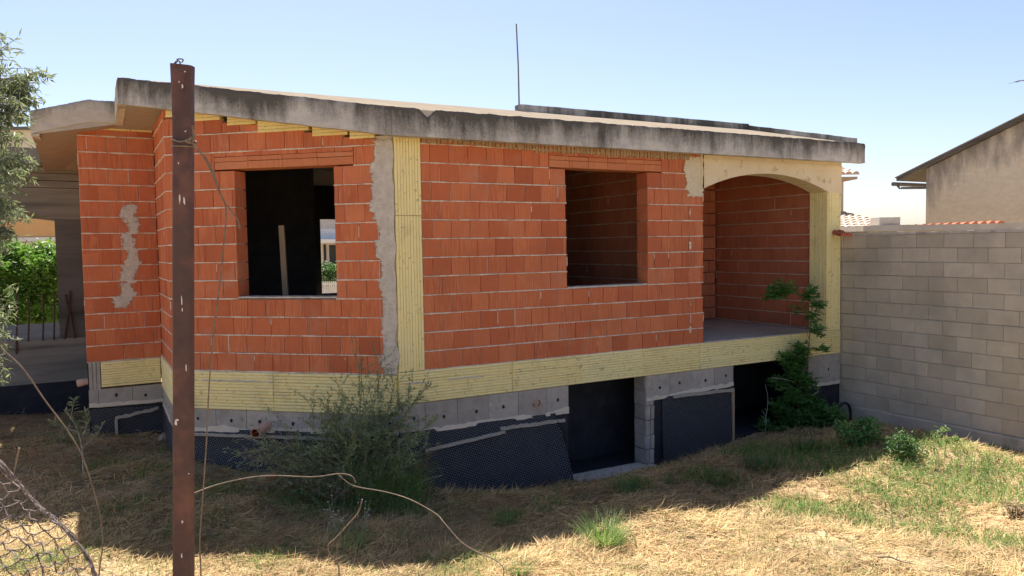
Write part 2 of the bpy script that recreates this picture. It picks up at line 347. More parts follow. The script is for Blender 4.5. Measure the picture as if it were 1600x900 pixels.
def wallmap(p0, d, n): return lambda s, t, z: (p0[0]+d[0]*s+n[0]*t, p0[1]+d[1]*s+n[1]*t, z)
CH, BW = .263, .295
def brick_wall(p0, d, n, length, z0, z1, openings=(), skips=(), top=None, label=None, mt='brick', depth=.28, mortar=True, off=0.):
    fn = wallmap(p0, d, n); mb = MB(); mm = MB(); i = 0; z = z0
    while z < z1-.05:
        zt = min(z+CH-.012, z1); zm = (z+zt)/2
        iv = [(0., length)]
        for a, b, lo, hi in list(openings)+list(skips):
            if lo-.02 < zm < hi+.02 and min(hi, zt)-max(lo, z) > .06:
                iv = [w for p, q in iv for w in ((p, min(q, a)), (max(p, b), q)) if w[1]-w[0] > .02]
        for p, q in iv:
            s = p-(BW*.5 if i % 2 else 0)-off*(1 if i % 2 else .6); s -= 0 if s <= p else BW
            while s < q:
                bw = BW+rnd(-.012, .012); a, b = max(s, p), min(s+bw, q); s += bw
                if b-a < .03: continue
                ze = zt
                if top:
                    ze = min(ze, top(max(a, 0)), top(b))
                    if ze-z < .05: continue
                tn = min(1, max(0, random.gauss(.5, .18)))
                mb.brick(a+.0035, b-.0035, -depth, 0, z+rnd(-.003, .003), ze+rnd(-.003, .003), fn, tn)
                if mortar and random.random() < .07: mm.box(b-rnd(.004, .008), b+rnd(.002, .006), -.03, rnd(-.004, .004), z+rnd(0, .16), ze-rnd(0, .05), fn)
                if mortar: mm.box(a+(.03 if a == p else 0), b-(.03 if b == q else 0), -depth+.02, -.016, z-.012, ze, fn)
            if mortar:      # a rough white bed of mortar squeezed from the joint
                ns = max(2, int((q-p)/.035)); k0 = len(mm.v)
                if top and z > top((p+q)/2)-.05: pass
                else:
                    ok = [not top or top(p+(q-p)*k/ns) > z+.03 for k in range(ns+1)]
                    for k in range(ns+1):
                        ss = p+(q-p)*k/ns; e = mnoise.noise(Vector((ss*5+i*7.3, p0[0]*3, i)))*.5+mnoise.noise(Vector((ss*21+i*3.1, 0, p0[1])))*.5
                        th = .0105+.017*max(-.55, e); ou = .008+.014*max(-.5, e); zz = z-.006+.003*mnoise.noise(Vector((ss*3, i*2., 9)))
                        mm.v += [fn(ss, -.03, zz-th), fn(ss, ou, zz-th*.6), fn(ss, ou, zz+th*.6), fn(ss, -.03, zz+th)]
                    for k in range(ns):
                        if not (ok[k] and ok[k+1]): continue
                        for w in range(3): mm.f.append((k0+4*k+w, k0+4*k+4+w, k0+4*k+5+w, k0+4*k+1+w)); mm.t.append(.5); mm.mi.append(0)
        z += CH; i += 1
    o = mb.build('brick_wall', mt, house)
    if label: o['label'] = label
    if mortar: mm.build('mortar', 'mortar', o)
    return o
def rect_lintel(wall, fn, a, b, z0, z1, n):
    mb = MB(); step = (b-a)/n; 
    for k in range(n): mb.brick(a+k*step+.002, a+(k+1)*step-.002, -.3, .002, z0, z0+(z1-z0)*.62-.003, fn, rnd(.2, .8), .004, .002); 
    for k in range(n): mb.brick(a+k*step+.002, a+(k+1)*step-.002, -.28, .0, z0+(z1-z0)*.62+.003, z1, fn, rnd(.2, .9), .004, .002)
    m2 = MB(); s = a
    while s < b-.04: e = min(b, s+rnd(.24, .3)); m2.brick(s+.003, e-.003, -.28, .0, z1+.006, z1+.066, fn, rnd(.3, .7), .004, .002); s = e
    m2.build('brick_sliver', 'brick', wall)
    return mb.build('lintel', 'lintel_clay', wall)

# front (long) wall
fF = wallmap((0, 0), (1, 0), (0, -1))
W2 = (2.785, 4.36, 2.455, 4.30)
w = brick_wall((.40, 0), (1, 0), (0, -1), 5.165, 1.40, 4.66, [(W2[0]-.40, W2[1]-.40, W2[2], W2[3]), (2.48-.40, 4.66-.40, 4.295, 4.55)], label='long front brick wall with one window opening')
rect_lintel(w, fF, 2.483, 4.657, 4.300, 4.475, 6)
# bay wall (turned to the camera)
fB = wallmap((0, 0), (DX, DY), (NX, NY))
W1 = (.885, 2.42, 2.435, 4.27)
topB = lambda s: 4.60+.233*(s*DY+.12)-.03
w = brick_wall((DX*.20, DY*.20), (DX, DY), (NX, NY), LB-.20, 1.37, 5.3, [(W1[0]-.2, W1[1]-.2, W1[2], W1[3]), (.58-.2, 2.74-.2, 4.265, 4.52)], top=lambda s: topB(s+.2)-.02, label='bay brick wall facing the iron post with one window opening', off=.1)
rect_lintel(w, fB, .583, 2.737, 4.275, 4.45, 4)
# yellow wedge tiles over the bay wall
mb = MB()
segs = [(.26, .62), (.66, 1.18), (1.24, 2.02), (2.05, 2.5), (2.62, 3.1), (3.14, 3.5)]
for a, b in segs:
    zb = topB(a)-.022
    for k in range(3):
        h0 = zb+.043*k
        vs = []
        for ss in (a, b):
            for tt in (-.1, .012 - .002*k):
                for zz in (h0, max(h0+.03, min(h0+.038, topB(ss)+.08)) if k < 2 else topB(ss)+.07): vs.append(fB(ss, tt, zz))
        mb.raw(vs, [(0, 1, 3, 2), (4, 6, 7, 5), (0, 4, 5, 1), (2, 3, 7, 6), (0, 2, 6, 4), (1, 5, 7, 3)], rnd(.0, .5))
mb.build('wedge_tile', 'yellow_clay', house)
# return wall and recessed wall
fR = wallmap(D, (0, 1), (-1, 0)); fE = wallmap(E_, (-1, 0), (0, -1))
brick_wall(D, (0, 1), (-1, 0), 1.925, 1.37, 5.2, top=lambda s: 5.19, label='narrow return wall running into the recess')
brick_wall((E_[0], E_[1]), (-1, 0), (0, -1), abs(F_[0]-E_[0]), 1.33, 5.35, top=lambda s: 5.16-.05*s, label='recessed brick wall under the left eave', off=.05)
brick_wall(F_, (0, 1), (-1, 0), 4.7, 1.33, 5.1, top=lambda s: 5.0, mortar=False)
# yellow strip at the top of the recessed wall
mb = MB()
for k in range(3):
    for a, b in ((0.02, .34), (.35, .68), (.69, .98)): mb.box(a, b, -.1, .012, 5.11+.035*k, 5.142+.035*k, fE, rnd(.1, .6), 0, .002)
mb.build('wedge_tile', 'yellow_clay', house)
# porch / interior walls
brick_wall((8.74, .02), (0, 1), (-1, 0), 3.0, 1.42, 5.4, top=lambda s: RZB(s)+.03, label='brick side wall inside the arched porch', depth=.3, mt='brick_soft')
brick_wall((5.57, 3.0), (1, 0), (0, -1), 3.15, 1.42, 5.2, depth=.2, mt='brick_soft', mortar=False)
brick_wall((5.18, .3), (0, 1), (-1, 0), 3.6, 1.42, 5.4, top=lambda s: RZB(s+.3)+.03, depth=.2, label='inner partition wall seen through the right window', mt='brick_soft')
mb = MB()
mb.box(5.38, 5.575, .285, 3.9, 1.40, 5.0); mb.box(9.0, 9.07, .35, 9, -.6, 4.9)
mb.box(-3.7, 1.35, 8.9, 9.1, 1.4, 5.2); mb.box(1.80, 9.0, 8.9, 9.1, 1.4, 5.2); mb.box(1.33, 1.80, 8.9, 9.1, 1.4, 1.98); mb.box(1.33, 1.80, 8.9, 9.1, 3.88, 5.2)
mb.box(-.1, 5.2, 4.2, 4.35, 1.4, 5.3); 
mb.build('inner_wall', 'cellar', house)
bpy.data.objects.remove(bpy.data.objects['inner_wall'])
mb = MB()
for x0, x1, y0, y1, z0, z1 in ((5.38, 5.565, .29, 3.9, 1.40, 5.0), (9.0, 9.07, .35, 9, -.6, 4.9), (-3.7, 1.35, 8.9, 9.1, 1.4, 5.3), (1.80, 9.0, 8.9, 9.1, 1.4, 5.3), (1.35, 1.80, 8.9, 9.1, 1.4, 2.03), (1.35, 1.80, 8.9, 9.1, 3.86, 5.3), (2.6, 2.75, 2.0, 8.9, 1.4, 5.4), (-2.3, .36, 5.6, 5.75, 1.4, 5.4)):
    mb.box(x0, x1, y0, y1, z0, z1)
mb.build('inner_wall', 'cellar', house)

# reveal faces behind the window openings are the sides of the bricks; sills in rough mortar
for fn, (a, b, lo, hi) in ((fF, W2), (fB, W1)):
    mb = MB(); n = 40
    for k in range(n):
        s0, s1 = a+(b-a)*k/n, a+(b-a)*(k+1)/n; h = .012+.008*nz(s0, lo, 9)
        mb.box(s0, s1+.001, -.27, .004+.008*nz(s0, 1, 14), lo-.012, lo+h, fn)
    mb.build('window_sill', 'cement', house)

# yellow ribbed clay: vertical or horizontal ribs as real corrugation
def ribbed(fn, a, b, z0, z1, out, n, vertical=False, joints=(), mb=None, ragged=0.):
    mb = mb or MB(); lim = [a]+[j for j in joints if a < j < b]+[b]
    for q in range(len(lim)-1):
        s0, s1 = lim[q]+.004, lim[q+1]-.004
        if vertical:
            for k in range(n):
                p0, p1 = s0+(s1-s0)*k/n, s0+(s1-s0)*(k+1)/n
                mb.brick(p0+.002, p1-.002, -.1, out, z0, z1, fn, min(1, max(0, rnd(.35, .85))), .007, .001)
        else:
            sub = max(1, round((s1-s0)/1.3)); tt_ = [rnd(.45, .85) for _ in range(sub)]
            for k in range(n):
                h0, h1 = z0+(z1-z0)*k/n, z0+(z1-z0)*(k+1)/n
                for w_ in range(sub):
                    p0, p1 = s0+(s1-s0)*w_/sub, s0+(s1-s0)*(w_+1)/sub
                    mb.brick(p0, p1, -.1, out, h0+.0016, h1-.0016, fn, tt_[w_]+rnd(-.1, .1), .011, .0016)
    return mb
o = ribbed(fF, .0, 9.07, .945, 1.395, .03, 11, joints=(1.78, 5.46)).build('base_band', 'yellow_clay', house); o['label'] = 'yellow ribbed clay band along the long front'
o = ribbed(fB, .02, LB, .80, 1.355, .03, 12, joints=(1.9,)).build('base_band', 'yellow_clay', house); o['label'] = 'yellow ribbed clay band under the bay wall'
ribbed(fR, 0.0, 1.9, .83, 1.355, .03, 12).build('base_band', 'yellow_clay', house)
ribbed(fE, 0.03, .93, .90, 1.315, .03, 10).build('base_band', 'yellow_clay', house)
mb = ribbed(fE, .93, 1.11, .86, 1.33, .02, 3, True); mb.build('base_block', 'block', house)
mb = ribbed(fF, .006, .395, 1.40, 3.55, .02, 9, True); ribbed(fF, .006, .395, 3.56, 4.64, .022, 9, True, mb=mb)
o = mb.build('corner_column', 'yellow_clay', house); o['label'] = 'yellow ribbed clay column between the two brick walls'
mb = MB(); ribbed(fF, 8.69, 9.06, 1.40, 4.06, .02, 9, True, mb=mb)
fC = wallmap((8.69, -.015), (0, 1), (-1, 0)); ribbed(fC, .0, .42, 1.40, 4.10, .012, 9, True, mb=mb)
o = mb.build('porch_column', 'yellow_clay', house); o['label'] = 'yellow ribbed clay column at the right end of the arched porch'

# arched concrete beam over the porch
ua, ub, zs, zc = 5.565, 8.69, 4.05, 4.345
um = (ua+ub)/2; c_ = (ub-ua)/2; s_ = zc-zs; rad = (c_*c_+s_*s_)/(2*s_); zo = zc-rad
arc = [(ua+(ub-ua)*k/28, zo+math.sqrt(rad*rad-(ua+(ub-ua)*k/28-um)**2)) for k in range(29)]
mb = MB(); t0, t1 = .38, -.022
poly = [(5.28, 3.98)]+[(5.37, 3.93), (5.48, 3.96), (ua, 3.95)]+arc+[(ub, 3.98), (9.065, 4.02), (9.065, 4.64), (5.28, 4.64)]
for k in range(28):
    (a, za), (b, zb) = arc[k], arc[k+1]
    mb.face([(a, t1, za), (b, t1, zb), (b, t1, 4.64), (a, t1, 4.64)]); mb.face([(a, t0, za), (b, t0, zb), (b, t0, 4.64), (a, t0, 4.64)]); mb.face([(a, t1, za), (b, t1, zb), (b, t0, zb), (a, t0, za)])
mb.box(ub, 9.066, t1, t0, 4.03, 4.64)
o = mb.build('arch_beam', 'arch_plaster', house); o['label'] = 'cream concrete beam arched over the porch opening'
mb = MB(); mb.box(ua-.02, 9.07, -.034, -.02, 4.50, 4.555, t=.5); mb.box(5.5, 5.53, -.03, .0, 4.1, 4.64)
mb.build('moulding', 'arch_plaster', o)

def ragged_patch(name, fn, left, right, z0, z1, out, mt, parent, seed=0., step=.02, amp=.05, label=None, feather=.09, lfeather=1):
    """irregular smear of cement: left/right are functions of z"""
    mb = MB(); n = int((z1-z0)/step); m = 10; vs = []; es = []
    for k in range(n+1):
        z = z0+(z1-z0)*k/n; e = mnoise.noise(Vector((seed, z*4, 0)))*amp; e2 = mnoise.noise(Vector((seed+9, z*5, 3)))*amp
        a, b = left(z)+e-feather*.5*lfeather, right(z)+e2+feather*.5; ez = min(k, n-k)*step/.09
        for q in range(m+1):
            s = a+(b-a)*q/m; ed = min((s-a)/feather if lfeather else 9, (b-s)/feather, ez); ed = max(0, min(1, ed)); es.append(ed)
            vs.append(fn(s, .0025+out*min(1, ed*1.4)*(.7+.6*mnoise.noise(Vector((s*14, z*14, seed)))), z))
    fs = [(k*(m+1)+q, k*(m+1)+q+1, (k+1)*(m+1)+q+1, (k+1)*(m+1)+q) for k in range(n) for q in range(m)]
    mb.raw(vs, fs); o = mb.build(name, {'cement': 'cement_smear', 'cement_pale': 'cement_smear', 'mortar': 'plaster_smear', 'arch_plaster': 'plaster_smear'}[mt], parent, smooth=True)
    at_ = o.data.attributes.new('edge', 'FLOAT', 'POINT'); at_.data.foreach_set('value', np.array(es, np.float32))
    if label: o['label'] = label
    return o
ragged_patch('cement_patch', fB, lambda z: -.004, lambda z: .21+.04*math.sin(z*2.2)+(.05 if (z-1.4) % .526 < .26 else .0)+(.07 if z > 3.6 else 0), 1.40, 4.62, .014, 'cement', house, 1., amp=.05, lfeather=0)
mb = MB(); mb.box(.012, .25, -.25, -.006, 1.37, 4.64, fB); mb.box(.02, .42, -.25, -.01, 1.40, 4.64, fF); mb.build('corner_core', 'cement', house)
ragged_patch('cement_patch', fB, lambda z: 3.2, lambda z: 3.30, 2.2, 2.75, .012, 'cement', house, 8.)
st = lambda z: .30+.06*((int((z-1.33)/CH)) % 2)+(.10 if z < 2.6 else 0)-.03*(z-2.5)
ragged_patch('cement_patch', fE, lambda z: st(z)-.0, lambda z: st(z)+.21, 2.15, 3.95, .012, 'cement', house, 4., amp=.10, feather=.13)
ragged_patch('plaster_drip', fF, lambda z: 5.16 if z > 4.0 else 5.22, lambda z: 5.562, 3.86, 4.62, .016, 'arch_plaster', house, 12., amp=.07)
for zz in (3.55, 2.98, 2.02, 1.55): ragged_patch('plaster_drip', fF, lambda z: 5.25, lambda z: 5.29, zz, zz+.2, .010, 'mortar', house, zz, amp=.02, feather=.03)
# brown drips of concrete under the eave
mb = MB()
k = .42
while k < 5.2:
    wd = rnd(.02, .06); ln = rnd(.02, .05)+.05*max(0, nz(k, 0, 1.3, 3.))+(.05 if k > 2.2 else .0)+ .02
    mb.box(k, k+wd, -.016-rnd(0, .004), .02, 4.62-ln, 4.66); k += wd+rnd(0, .03)
mb.build('concrete_drip', 'drip', house)
# small marks: mortar seam on band
mb = MB()
for fn, a, b, z in ((fB, 1.9, 3.4, 1.225), (fF, .1, 1.5, 1.23)):
    n = 50
    for k in range(n):
        s = a+(b-a)*k/n
        if nz(s, z, 3) > -.1: mb.box(s, s+(b-a)/n, 0, .036, z-.008+.008*nz(s, 2, 8), z+.012+.012*nz(s, 5, 8), fn)
mb.build('mortar_seam', 'cement', house)

# foundation: grey blocks below the band with mortar smeared along their foot
def foundation(fn, a, b, z0l, z0r, z1, bl=.50, off=0., holes=True, out=.012):
    mb = MB(); s = a-off
    while s < b:
        p, q = max(a, s), min(b, s+bl); s += bl
        if q-p < .03: continue
        zl = z0l+(z0r-z0l)*(p-a)/(b-a); zr = z0l+(z0r-z0l)*(q-a)/(b-a); m = 10; tn = rnd(0, 1)
        vs = []; fs = []
        for k in range(m+1):
            ss = p+.003+(q-p-.006)*k/m; zb = zl+(zr-zl)*k/m+.02*nz(ss, a, 5)
            vs += [fn(ss, -.2, zb), fn(ss, out+.006*tn, zb), fn(ss, out+.006*tn, z1), fn(ss, -.2, z1)]
        for k in range(m): fs += [(4*k, 4*k+4, 4*k+5, 4*k+1), (4*k+1, 4*k+5, 4*k+6, 4*k+2), (4*k+2, 4*k+6, 4*k+7, 4*k+3)]
        fs += [(0, 1, 2, 3), (4*m, 4*m+3, 4*m+2, 4*m+1)]
        mb.raw(vs, fs, tn)
        if holes and q-p > .3:
            for hx in (.5,):
                cx = p+(q-p)*hx+rnd(-.05, .05); cz = (max(zl, zr)+z1)/2+rnd(-.03, .03); n = 8
                mb.face([fn(cx+rnd(.7, 1.2)*.026*math.cos(6.283*k/n), out+.0085, cz+rnd(.7, 1.2)*.03*math.sin(6.283*k/n)) for k in range(n)], 0, 1)
    o = mb.build('foundation_wall', ['block', 'bitumen'], house)
    sm = MB(); n = int((b-a)/.03)
    vs = []
    for k in range(n+1):
        ss = a+(b-a)*k/n; zb = z0l+(z0r-z0l)*k/n; h = .04+.05*nz(ss, 3, 2.)+.03*nz(ss, 7, 9)
        vs += [fn(ss, out-.01, zb-.03+.015*nz(ss, 2, 6)), fn(ss, out+.014, zb-.02+.015*nz(ss, 2, 6)), fn(ss, out+.012, zb+max(.01, h)), fn(ss, out-.01, zb+max(.012, h)+.006)]
    sm.raw(vs, [(4*k+w, 4*k+4+w, 4*k+5+w, 4*k+1+w) for k in range(n) for w in range(3)])
    sm.build('mortar_smear', 'cement_pale', o)
    return o
foundation(fF, .0, 2.775, .53, .53, .94, off=.12); foundation(fF, 4.30, 6.245, .54, .60, .94, off=.0); foundation(fF, 8.17, 9.068, .37, .37, .94, off=.2)
foundation(fB, .0, LB, .55, .47, .795, off=.15); foundation(fR, .0, 1.9, .45, .52, .825); foundation(fE, .0, 1.12, .58, .60, .87, off=.02)
# cellar: dark plinth below the blocks, opening sides, inner dark walls
mb = MB()
for fn, a, b, zt in ((fF, 0, 2.77, .56), (fF, 4.42, 6.24, .62), (fF, 8.17, 9.07, .40), (fB, 0, LB, .58), (fR, 0, 1.9, .55), (fE, 0, 1.12, .62)): mb = MB(); mb.box(a, b, -.2, .0, -1.0, zt, fn); mb.build('plinth', 'bitumen', house)
mb = MB(); mb.box(-3.76, -3.56, 4.3, 9, -.8, 1.3)
mb.build('plinth', 'bitumen', house)
mb = MB(); mb.box(2.3, 4.8, .9, 1.0, -1.2, .95); mb.box(5.0, 8.6, 1.6, 1.7, -1.2, .95); mb.box(2.31, 4.84, .21, .9, -1.1, -.555); mb.box(5.01, 8.59, .02, 1.6, -1.1, -.32); mb.box(2.2, 2.3, .2, 3.2, -1.2, .95); mb.box(8.6, 8.7, .2, 3.2, -1.2, .95); mb.box(4.85, 5.0, .2, 3.2, -1.2, .95)
mb.build('cellar_wall', 'bitumen', house)
# hollow-block pier beside the cellar opening
mb = MB(); z = -.78; k = 0
while z < .9:
    for q in range(2):
        s0 = 4.295+q*.085+(.0 if k % 2 else .012); mb.brick(s0, s0+.078, -.3, .02, z, min(z+.235, .93), fF, rnd(0, 1), .012, .004)
    z += .245; k += 1
o = mb.build('block_pier', 'block', house); o['label'] = 'pier of stacked hollow concrete blocks beside the cellar opening'
fJ = wallmap((4.29, .0), (0, 1), (-1, 0)); mb = MB(); z = -.78
while z < .9: mb.brick(.0, .3, -.05, .0, z, min(z+.235, .93), fJ, rnd(0, 1), .01, .004); z += .245
mb.build('block_pier', 'block', house)
# doorstep
mb = MB(); n = 16
for k in range(n):
    a = 2.80+(4.42-2.80)*k/n; b = 2.80+(4.42-2.80)*(k+1)/n+.001; mb.box(a, b, -.20, .25, -.95, -.545+.006*nz(a, 0, 5), fF)
mb.build('doorstep', 'cement', house)
# waterproofing sheets
def sheet(fn, pts_top, zbot, lean, label, folds=.02, seed=0., tilt=0., curl=False, nx=60, ny=36):
    mb = MB(); a, b = pts_top[0][0], pts_top[-1][0]; vs = []; uv = []
    for j in range(ny+1):
        for i in range(nx+1):
            s = a+(b-a)*i/nx; zt = np.interp(s, [p[0] for p in pts_top], [p[1] for p in pts_top]); z = zbot+(zt-zbot)*j/ny; q = 1-j/ny
            t = .025+lean*q**1.3+folds*(mnoise.noise(Vector((s*1.3+z*.9+seed, z*.5, seed)))+.6*mnoise.noise(Vector((s*3.1+z*2.2, z*1.2, seed+4))))*(.25+q)
            if curl: 
                cz = max(0, (s-(b-.30))/.30); s -= .20*cz*cz*(j/ny)**2; t += .10*cz*cz*(.3+q)
            vs.append(fn(s, t, z)); uv.append((s+z*.35, z-s*.35))
    mb.raw(vs, [(j*(nx+1)+i, j*(nx+1)+i+1, (j+1)*(nx+1)+i+1, (j+1)*(nx+1)+i) for j in range(ny) for i in range(nx)])
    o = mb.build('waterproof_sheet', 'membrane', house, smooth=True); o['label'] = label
    ul = o.data.uv_layers.new(name='UVMap')
    for lp in o.data.loops: ul.data[lp.index].uv = uv[lp.vertex_index]
    return o
def batten(o, fn, a, za, b, zb, t, h=.045, rough=.006):
    mb = MB(); n = 24
    for k in range(n):
        s0, s1 = a+(b-a)*k/n, a+(b-a)*(k+1)/n; z = za+(zb-za)*(k+.5)/n+rough*nz(s0, za, 8)
        mb.box(s0, s1+.001, t-.02, t+.012, z-h/2, z+h/2+rough*nz(s0, 3, 13), fn)
    mb.build('batten', 'batten', o)
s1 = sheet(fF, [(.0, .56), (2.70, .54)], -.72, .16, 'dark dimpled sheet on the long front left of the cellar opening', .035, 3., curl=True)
batten(s1, fF, .35, .27, 1.62, .37, .055); batten(s1, fF, 1.55, .42, 2.68, .42, .05, .05, .014)
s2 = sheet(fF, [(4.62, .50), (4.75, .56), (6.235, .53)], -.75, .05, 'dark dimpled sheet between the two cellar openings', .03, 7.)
batten(s2, fF, 4.85, .545, 6.2, .52, .05, .05, .012)
mb = MB(); mb.box(6.19, 6.235, 0, .06, -.6, .55, fF, j=.004); mb.build('batten', 'wood', s2)
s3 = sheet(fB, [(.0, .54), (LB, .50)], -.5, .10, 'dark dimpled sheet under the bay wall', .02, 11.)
batten(s3, fB, .35, .45, 3.5, .42, .055, .04, .008)
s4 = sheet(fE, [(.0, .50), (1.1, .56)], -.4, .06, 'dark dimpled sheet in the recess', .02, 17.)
batten(s4, fE, .10, .47, .75, .37, .07, .05, .02); mb = MB(); mb.box(.72, .76, 0, .09, -.3, .36, fE, j=.003); mb.build('batten', 'batten', s4)
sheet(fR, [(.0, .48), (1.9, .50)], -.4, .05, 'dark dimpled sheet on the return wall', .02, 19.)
# drain pipes
def pipe(fn, s, z, ln, r, label=None, drop=.06):
    mb = MB(); n = 18
    c0 = np.array(fn(s, -.05, z)); c1 = np.array(fn(s+.02, ln, z-drop)); ax = Vector(c1-c0).normalized(); a = ax.cross(Vector((0, 0, 1))).normalized(); b = ax.cross(a)
    ring = lambda c, rr: [tuple(Vector(c)+a*rr*math.cos(6.2832*k/n)+b*rr*math.sin(6.2832*k/n)) for k in range(n)]
    mid = c1-np.array(ax)*.10
    R0, R1, R2, R3, R4 = ring(c0, r*.9), ring(mid, r*.9), ring(mid, r), ring(c1, r), ring(c1, r*.86); R5 = ring(c0, r*.84)
    vs = R0+R1+R2+R3+R4+R5; q = lambda i: [(i*n+k, i*n+(k+1) % n, (i+1)*n+(k+1) % n, (i+1)*n+k) for k in range(n)]
    mb.raw(vs, q(0)+q(1)+q(2)+q(3), .5, 0); mb.raw(R4+R5, q(0), .5, 1); mb.face(R5, .5, 1)
    o = mb.build('drain_pipe', ['pvc', 'pvc_in'], house, smooth=False)
    if label: o['label'] = label
pipe(fB, 2.02, .60, .30, .075, 'pinkish drain pipe sticking out under the bay wall')
pipe(fF, 2.18, .735, .05, .062, 'flush drain pipe mouth in the grey blocks', 0.)
pipe(wallmap((-3.76, 4.5), (0, 1), (-1, 0)), .1, .98, .16, .06, None, .03)
ragged_patch('cement_patch', fF, lambda z: 2.02, lambda z: 2.34, .60, .90, .008, 'cement_pale', house, 31., amp=.05)
bpy.data.objects.remove(house.children[-1]) if False else None

# floor slab
mb = MB(); fl = [(0.0, .05), (9.05, .05), (9.05, 8.9), (-3.6, 8.9), (-3.6, 4.4), (-2.5, 4.4), (-2.5, 2.4)]
mb.face([(x, y, 1.398) for x, y in fl]); mb.face([(x, y, .946) for x, y in fl])
for k in range(len(fl)):
    (a, b), (c, d) = fl[k], fl[(k+1) % len(fl)]; mb.face([(a, b, .946), (c, d, .946), (c, d, 1.398), (a, b, 1.398)])
mb.build('floor_slab', 'slab', house)
mb = MB()
for k in range(40):
    a, b = 5.57+(8.68-5.57)*k/40, 5.57+(8.68-5.57)*(k+1)/40; mb.box(a, b+.001, -.034-.003*nz(a, 0, 9), .08, 1.394, 1.412+.006*nz(a, 1, 7))
mb.build('porch_floor', 'slab', house)

# roof slab: a sheet cut along ridge and hips, thickened
FP = [(-.10, -.25), (9.4, -.25), (9.4, 9.3), (-4.36, 9.3), (-4.36, 4.0), (-3.2, 4.0), (-3.2, 2.52)]
bm = bmesh.new(); bm.faces.new([bm.verts.new((x, y, 0)) for x, y in FP])
def cut(p, n): bmesh.ops.bisect_plane(bm, geom=list(bm.verts)+list(bm.edges)+list(bm.faces), dist=1e-5, plane_co=(*p, 0), plane_no=(*n, 0))
cut((0, 2.7), (0, 1)); cut((-2.4, 0), (1, 0)); cut((-2.9, 0), (1, 0)); cut((-3.2, 0), (1, 0)); cut((0, 4.0), (0, 1))
mb = MB(); 
def rt(u, v): return rooftop(u, v) if u < -2.41 else (4.96+.233*(v+.25) if v <= 2.7 else 5.647-.10*(v-2.7))
for f in bm.faces:
    p = [(v.co.x, v.co.y) for v in f.verts]
    mb.face([(x, y, rt(x, y)) for x, y in p], .5, 0); mb.face([(x, y, rt(x, y)-.35) for x, y in p], .5, 1)
for e in bm.edges:
    if e.is_boundary:
        (x, y), (x2, y2) = [(v.co.x, v.co.y) for v in e.verts]; mb.face([(x, y, rt(x, y)), (x2, y2, rt(x2, y2)), (x2, y2, rt(x2, y2)-.35), (x, y, rt(x, y)-.35)], .5, 2)
bm.free()
roof = mb.build('roof_slab', ['roof_top', 'soffit', 'slab'], house)
roof['label'] = 'sloping concrete roof slab with a thick weathered edge'
def fascia(p, q, mt='fascia', th=.36, out=.022, notch=None, sag=0., zadd=0.):
    p = np.array(p); q = np.array(q); ln = np.linalg.norm(q-p); d = (q-p)/ln; n = np.array([d[1], -d[0]]); m = 9
    ns = int(ln/.04); vs = []; hs = []; fs = []
    for k in range(ns+1):
        s = ln*k/ns; P = p+d*s; zt = rt(*P)+.012+zadd+.010*nz(P[0]*1., P[1], 6)+.008*nz(P[0], P[1], 19)
        zb = rt(*P)-th+.006*nz(P[0], P[1]+5, 4)
        if notch and abs(s-notch) < .11: zt -= .10*(1-abs(s-notch)/.11)+.01
        row = [(-.10, zt-.004, 1.)]+[(out+.006*mnoise.noise(Vector((s*3, j*.7, 2.)))-(.012 if j == m else 0), zb+(zt-zb)*j/m, j/m) for j in range(m, -1, -1)]+[(-.10, zb-.004, 0.)]
        for o_, z, h in row: vs.append((P[0]+n[0]*o_, P[1]+n[1]*o_, z)); hs.append(h)
    r = m+3
    for k in range(ns):
        for j in range(r-1): fs.append((k*r+j, (k+1)*r+j, (k+1)*r+j+1, k*r+j+1))
    fs += [tuple(range(r)), tuple(range(ns*r, ns*r+r))]
    mb = MB(); mb.raw(vs, fs); o = mb.build('fascia', mt, roof)
    a = o.data.attributes.new('h', 'FLOAT', 'POINT'); a.data.foreach_set('value', np.array(hs, np.float32)); return o
fascia((-.11, -.25), (9.41, -.25), notch=.52); fascia((-3.2, 2.52), (-.10, -.25), 'fascia'); fascia((-3.2, 4.0), (-3.2, 2.50), 'fascia_clean', out=.015); fascia((-4.36, 4.0), (-3.18, 4.0), 'fascia_clean', th=.335); fascia((-4.36, 9.3), (-4.36, 4.0), 'fascia_clean', out=.012); fascia((9.4, -.25), (9.4, 9.3), out=.012)
# kerb on the ridge and down the right verge
mb = MB(); n = 60
def kerb(pts, w, h):
    for k in range(len(pts)-1):
        (x, y), (x2, y2) = pts[k], pts[k+1]; dx, dy = x2-x, y2-y; l = math.hypot(dx, dy); a, b = -dy/l*w/2, dx/l*w/2
        za, zb = rt(x, y)-.02, rt(x2, y2)-.02; e1 = h+.008*nz(x, y, 5); e2 = h+.008*nz(x2, y2, 5)
        vs = [(x-a, y-b, za), (x+a, y+b, za), (x-a, y-b, za+e1), (x+a, y+b, za+e1), (x2-a, y2-b, zb), (x2+a, y2+b, zb), (x2-a, y2-b, zb+e2), (x2+a, y2+b, zb+e2)]
        mb.raw(vs, [(0, 1, 3, 2), (4, 6, 7, 5), (0, 4, 5, 1), (2, 3, 7, 6), (0, 2, 6, 4), (1, 5, 7, 3)])
kerb([(3.46+(9.33-3.46)*k/40, 2.69) for k in range(41)], .18, .13); kerb([(9.33, 2.69+(-.12-2.69)*k/20) for k in range(21)], .10, .12)
o = mb.build('roof_kerb', 'fascia', roof); a = o.data.attributes.new('h', 'FLOAT', 'POINT'); a.data.foreach_set('value', np.full(len(o.data.vertices), .75, np.float32))

